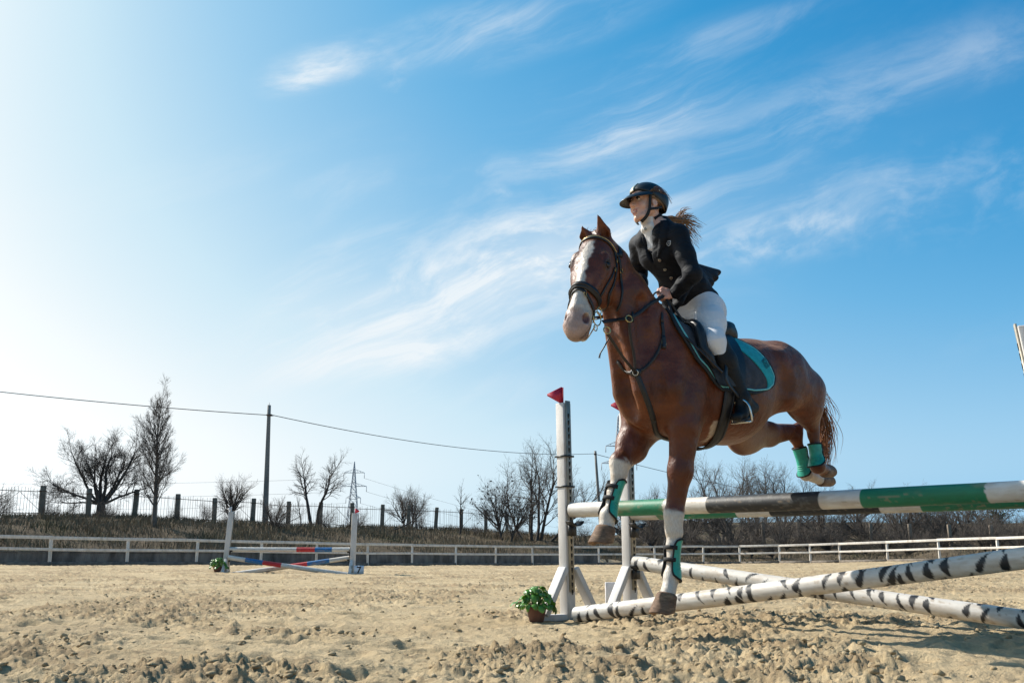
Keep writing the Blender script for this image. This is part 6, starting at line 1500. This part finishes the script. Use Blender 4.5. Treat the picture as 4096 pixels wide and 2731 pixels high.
def make_pad():
    ph = [0,20,32,42,52,62,74,84,90,96]
    uf = [.10,.105,.10,.08,.05,.015,-.04,-.09,-.125,-.165]; ub = [-.46,-.47,-.50,-.555,-.59,-.615,-.635,-.60,-.53,-.40]
    fu = lambda p: (np.interp(abs(p), ph, uf), np.interp(abs(p), ph, ub))
    p0, _ = polar(-.25, 0, 0); S = empty('saddle_pad', tuple(p0), 'grey quilted saddle pad with teal panel and piping under the saddle', 'saddle pad')
    phis = np.linspace(-96,96,65)
    o, G, N, top = sheet(fu, phis, 40, .006, .010, 'quilted_cloth', M_GREYQ, S, .010)
    per = [top[i,0] for i in range(65)]+[top[-1,j] for j in range(1,40)]+[top[i,-1] for i in range(63,-1,-1)]+[top[0,j] for j in range(38,0,-1)]
    mb = MB(); mb.tube(catmull(per+[per[0]],1), .011, 6); mb.build('binding', M_BIND, S, True)
    # piping a little inside the edge
    f2 = lambda p: (fu(p)[0]-.020, fu(p)[1]+.020)
    pm = simple('pale_teal_piping', (.16,.50,.50), .6, .1, 50, .2)
    for sg in (1,-1):
        pts = [polar(f2(sg*p)[0], sg*p, .020)[0] for p in np.linspace(8,93,24)]+[polar(u, sg*93, .020)[0] for u in np.linspace(-.19,-.40,8)]+[polar(f2(sg*p)[1], sg*p, .020)[0] for p in np.linspace(90,25,20)]
        mb = MB(); mb.tube(catmull(pts,2), .0058, 6); mb.build('piping', pm, S, True)
        # teal rear panel: crescent
        cres = lambda p: (np.interp(abs(p), [18,30,40,50,60,70,80,88,92], [-.34,-.33,-.35,-.385,-.43,-.475,-.515,-.53,-.43])+.0, fu(p)[1]+.024)
        t, _, _, _ = sheet(lambda p: (max(cres(p)[0], cres(p)[1]+.004), cres(p)[1]), np.linspace(sg*18,sg*89,36) if sg > 0 else np.linspace(-89,-18,36), 10, .017, .006, 'teal_panel', M_TEAL, S)
        # maker's mark: outlined lozenge with a scribble inside
        if sg > 0:
            mk = simple('mark_thread', (.012,.10,.115), .8, .1, 50, .2); mb = MB()
            for q in ([(3036,1452),(3050,1437),(3066,1468),(3052,1480),(3036,1452)], [(3041,1453),(3050,1444),(3060,1466),(3052,1473),(3041,1453)], [(3046,1453),(3050,1460),(3049,1463),(3053,1458),(3055,1466)]):
                H = []
                for (x0,y0),(x1,y1) in zip(q[:-1], q[1:]):
                    for s in np.linspace(0,1,5,endpoint=False): H.append(hit(x0+(x1-x0)*s, y0+(y1-y0)*s))
                H.append(hit(*q[-1])); H = [h for h in H if h]
                mb.ribbon(np.array([h[0]+h[1]*.0255 for h in H]), np.array([h[1] for h in H]), .004, .0015)
            mb.build('emblem', mk, S)
    return S
make_pad()

def make_saddle():
    V3 = lambda *a: np.array(a, float)
    p0, _ = polar(-.3, 0, .03); S = empty('saddle', tuple(p0), 'black leather jumping saddle beneath the rider with girth and stirrups', 'saddle')
    F = Field((-.66,-.30,1.70), (.08,.30,2.06), .007)
    F.cap(V3(-.06,0,1.935), V3(-.22,0,1.915), (.075,.035), (.12,.035), .04); F.cap(V3(-.22,0,1.915), V3(-.42,0,1.925), (.12,.035), (.155,.035), .04)
    F.cap(V3(-.46,-.10,1.935), V3(-.46,.10,1.935), .032, .032, .05, ax=(1,0,0)); F.cap(V3(-.50,0,1.955), V3(-.42,0,1.935), (.13,.028), (.14,.03), .05)
    for s in (1,-1):
        F.cap(V3(-.05,s*.04,1.93), V3(-.02,s*.14,1.82), .035, .03, .04); F.cap(V3(-.48,s*.10,1.90), V3(-.12,s*.13,1.88), (.05,.035), (.05,.03), .04)
        F.cap(V3(-.50,s*.09,1.88), V3(-.1,s*.12,1.85), .05, .04, .04)
    V, Q = F.mesh(); V = relax(V, Q, 2); obj('seat', mesh_np('seat', h2w(V), [Q]), M_LEATHER, S)
    ph = [15,30,50,70,88,94]; uf = [-.02,.01,.005,-.045,-.11,-.15]; ub = [-.44,-.40,-.36,-.33,-.30,-.26]
    for s in (1,-1):
        fl, G, N, top = sheet(lambda p: (np.interp(abs(p),ph,uf), np.interp(abs(p),ph,ub)), np.linspace(15,92,30) if s > 0 else np.linspace(-92,-15,30), 12, .032, .008, 'flap', M_LEATHER, S)
        pts = [polar(np.interp(p,ph,uf)-.03, s*p, .045)[0] for p in np.linspace(20,72,14)]; mb = MB(); mb.tube(catmull(pts,2), np.interp(np.linspace(0,1,27),[0,.3,.8,1],[.022,.034,.030,.012]), 10); mb.build('knee_roll', M_LEATHER, S, True)
        # stirrup leather
        toe, an = RIDER['toe'], RIDER['anL']; m = (lambda p: p) if s > 0 else (lambda p: p*np.array([1,-1,1]))
        eye = m(RIDER['STE']); pts = [polar(-.13, s*46, .05)[0], polar(-.18, s*66, .055)[0], h2w(m(L(2905,1520,.375))), h2w(eye)]
        C = catmull(pts, 6); N = np.tile(LF*s+np.array([0,0,.2]), (len(C),1)); mb = MB(); mb.ribbon(C, N, .026, .006); mb.build('stirrup_leather', M_LEATHER, S, True)
        mb = MB(); A = []
        for p in RIDER['STI']: A.append(h2w(m(p)))
        mb.tube(catmull(A, 6), .0075, 8); si = mb.build('stirrup', M_STEEL, S, True)
        a, b = h2w(m(RIDER['STI'][0])), h2w(m(RIDER['STI'][-1])); d = h2w(RIDER['STF'])-h2w(V3(0,0,0)); mb = MB(); mb.bar(a+d*.012, b+d*.012, .045, .012, up=np.cross(b-a, d)*1.0); bevel(mb.build('tread', M_STEEL, si), .003)
    # girth: from flap to flap under the belly
    for s in (1,-1):
        pts = [polar(-.215, s*84, .03)[0], polar(-.205, s*100, .01)[0], polar(-.205, s*118, .006)[0], polar(-.22, s*136, .006)[0], polar(-.26, s*155, .006)[0], polar(-.285, s*179.5, .006)[0]]
        P, N = conform([tuple(p) for p in pts], .008, 8); mb = MB(); mb.ribbon(P, N, .075, .012); gi = mb.build('girth', M_LEATHER, S, True)
        for o_ in (-.026,.026):
            T = np.gradient(P, axis=0); T /= np.linalg.norm(T,axis=1)[:,None]; Sd = np.cross(T, N); mb = MB(); mb.ribbon(P+Sd*o_+N*.0125, N, .004, .0015); mb.build('stitching', M_GREYQ, gi)
    return S
# stirrup geometry round the ball of the near foot (horse frame)
_fd = (RIDER['toe']-RIDER['heel']); _fd /= np.linalg.norm(_fd); _ball = RIDER['heel']+(RIDER['toe']-RIDER['heel'])*.70
_sd = np.cross(np.array([0,0,1.0]), _fd); _sd /= np.linalg.norm(_sd); _up = np.cross(_fd, _sd)
RIDER['STF'] = _fd
RIDER['STI'] = [_ball+_sd*.062-_up*.042, _ball+_sd*.064-_up*.0, _ball+_sd*.050+_up*.062-_fd*.01, _ball+_up*.094-_fd*.02, _ball-_sd*.050+_up*.062-_fd*.01, _ball-_sd*.064-_up*.0, _ball-_sd*.062-_up*.042]
RIDER['STE'] = _ball+_up*.098-_fd*.02
make_saddle()

# ------------------------------------------------------------------ leg boots
M_SHELL = simple('green_boot_shell', (.018,.31,.225), .38, .15, 25, .15, 60, .003, spec=.5)
M_NEO = simple('black_neoprene', (.010,.010,.011), .8, .2, 60, .3)
def leg_boot(key, label):
    g = LEGS[key]; kn, fe, co = g['kn'], g['fe'], g['co']; frontleg = key in ('lf','rf')
    ax = fe-kn; Ln = np.linalg.norm(ax); ax /= Ln
    fr = np.array([1.0,0,0]); fr -= (fr@ax)*ax; fr /= np.linalg.norm(fr); sd = np.cross(fr, ax); sd = sd if sd[1] > 0 else -sd
    B = empty('leg_boot', tuple(h2w((kn+fe)/2)), label, 'leg boot', 'green boots on the horse legs')
    t0, t1 = (.30,1.12) if frontleg else (.38,1.06)
    nt_, na = 16, 28
    def shell(off, a_of_t, name, mat, th, par):
        G = []
        for i in range(nt_):
            w = i/(nt_-1); a0, a1 = a_of_t(w); row = []
            for j in range(na):
                a = a0+(a1-a0)*j/(na-1); d = fr*math.cos(a)+sd*math.sin(a)
                te = t1-.10*(1+math.cos(a))/2 if frontleg else t1-.30*(1-math.cos(a))/2
                t = t0+(te-t0)*w; c = kn+ax*Ln*t
                if t > 1: c = fe+(co-fe)/np.linalg.norm(co-fe)*(t-1)*Ln*.8
                p, n, i_, dd = HBVH.ray_cast(Vector(h2w(c+d*.12)), Vector(h2w(-d)-h2w(np.zeros(3))))
                r = .045
                if p is not None: r = np.linalg.norm(w2h(np.array(p))-c)
                row.append((c, d, min(max(r,.032),.060)))
            G.append(row)
        R = np.array([[x[2] for x in row] for row in G])
        for _ in range(6):
            R[1:-1] = (R[:-2]+2*R[1:-1]+R[2:])/4; R[:,1:-1] = (R[:,:-2]+2*R[:,1:-1]+R[:,2:])/4
        inn = np.array([[G[i][j][0]+G[i][j][1]*(R[i,j]+off) for j in range(na)] for i in range(nt_)]); out = np.array([[G[i][j][0]+G[i][j][1]*(R[i,j]+off+th) for j in range(na)] for i in range(nt_)])
        V = np.concatenate([inn.reshape(-1,3), out.reshape(-1,3)]); n = nt_*na; F = []
        for i in range(nt_-1):
            for j in range(na-1):
                q = (i*na+j, i*na+j+1, (i+1)*na+j+1, (i+1)*na+j); F.append(q[::-1]); F.append(tuple(x+n for x in q))
        per = [j for j in range(na)]+[i*na+na-1 for i in range(1,nt_)]+[(nt_-1)*na+j for j in range(na-2,-1,-1)]+[i*na for i in range(nt_-2,0,-1)]
        for a, b in zip(per, per[1:]+per[:1]): F.append((a,b,b+n,a+n))
        mb = MB(); mb.add(h2w(V), F); o = mb.build(name, mat, par, True); sharp(o, 50)
        edge = out.reshape(-1,3)[per]; return o, edge, inn, out
    rnd_ = lambda w: 1-math.sqrt(max(0,1-abs(2*w-1)**5))                           # rounded corners
    if frontleg: span = lambda w: (math.radians(54-4*math.sin(w*3.1)-12*w+46*rnd_(w)), math.radians(306+4*math.sin(w*3.1)+12*w-46*rnd_(w)))
    else: span = lambda w: (math.radians(-128+30*rnd_(w)), math.radians(128-30*rnd_(w)))
    sh, edge, inn, out = shell(.005, span, 'shell', M_SHELL, .007, B)
    mb = MB(); mb.tube(h2w(np.vstack([edge, edge[:1]])), .0062, 6); mb.build('edge_trim', M_NEO, B, True)
    sp2 = lambda w: (span(w)[0]-.10, span(w)[1]+.10) if frontleg else (span(w)[0]-.1, span(w)[1]+.1)
    shell(.001, sp2, 'lining', M_NEO, .005, B)
    # straps closing the open side
    for w in ((.22,.50) if frontleg else (.12,.38)):
        i = int(w*(nt_-1)); t = t0+(t1-t0)*w; c = kn+ax*Ln*t; pts = []
        a0, a1 = span(w); lo, hi = (a1-2*math.pi-.35, a0+.35) if frontleg else (a1-.35, a0+2*math.pi+.35)
        for a in np.linspace(lo, hi, 16):
            d = fr*math.cos(a)+sd*math.sin(a); pts.append((c+d*(.050 if frontleg else .043), d))
        P = h2w(np.array([p for p,_ in pts])); N = h2w(np.array([d for _,d in pts]))-h2w(np.zeros(3)); mb = MB(); mb.ribbon(P, N, .024, .005); mb.build('strap', M_NEO, B, True)
    # raised ribs on the shell
    for w in (.62,.70,.78):
        i = int(w*(nt_-1)); row = out[i, 4:na-4]; mb = MB(); mb.tube(h2w(row), .003, 5); mb.build('rib', M_SHELL, sh, True)
    return B
leg_boot('lf', 'green tendon boot with two black straps on the lowest, straight foreleg')
leg_boot('rf', 'green tendon boot with black straps on the raised foreleg beside the near post')
leg_boot('lh', 'upper green fetlock boot on the brown near hind leg')
leg_boot('rh', 'lower green fetlock boot on the white-socked far hind leg')

# ------------------------------------------------------------------ tail
def make_tail():
    ht, nt, b, tc = new_mat('tail_hair'); v = tc.outputs['Object']
    nt.put(b.inputs['Base Color'], nt.mix(nt.noise(v,30,3), (.13,.040,.012), (.40,.16,.055))); b.inputs['Roughness'].default_value = .45
    rnd = random.Random(3); mb = MB(); dock = np.array([-1.33,.02,1.60])
    for i in range(240):
        k = rnd.random(); u0 = dock+np.array([rnd.uniform(-.05,.04), rnd.gauss(0,.02), rnd.uniform(-.05,.06)])
        if i % 8: ex, ey = rnd.gauss(3292,16), rnd.uniform(1780,1900)
        else: ex, ey = rnd.gauss(3325,22), rnd.uniform(1640,1900)
        e = L(ex, ey, rnd.gauss(-.02,.05)); m = (u0+e)/2+np.array([-.05+rnd.gauss(0,.025),rnd.gauss(0,.02),.10+rnd.gauss(0,.02)])
        m2 = m*.35+e*.65+np.array([-.03+rnd.gauss(0,.03),rnd.gauss(0,.015),.03])
        P = catmull([u0,m,m2,e],5); mb.tube(h2w(P), np.interp(np.linspace(0,1,len(P)),[0,.6,1],[.0030,.0022,.0005]), 3)
    mb.build('tail', ht, horse, True)
    # tufts: elbow, fetlock, forelock wisps
    mb = MB()
    for i in range(60):
        p = h2w(hd(-.035+rnd.uniform(-.03,.02), rnd.gauss(0,.03), .03+rnd.uniform(-.01,.03))); q = p+h2w(HF*rnd.uniform(.008,.022)+HS*rnd.gauss(0,.012)+HA*rnd.uniform(.0,.035))-h2w(np.zeros(3))
        mb.tube([p,(p+q)/2+np.array([0,0,.006]),q], [.0016,.0012,.0004], 3)
    mb.build('forelock', ht, horse, True)
make_tail()
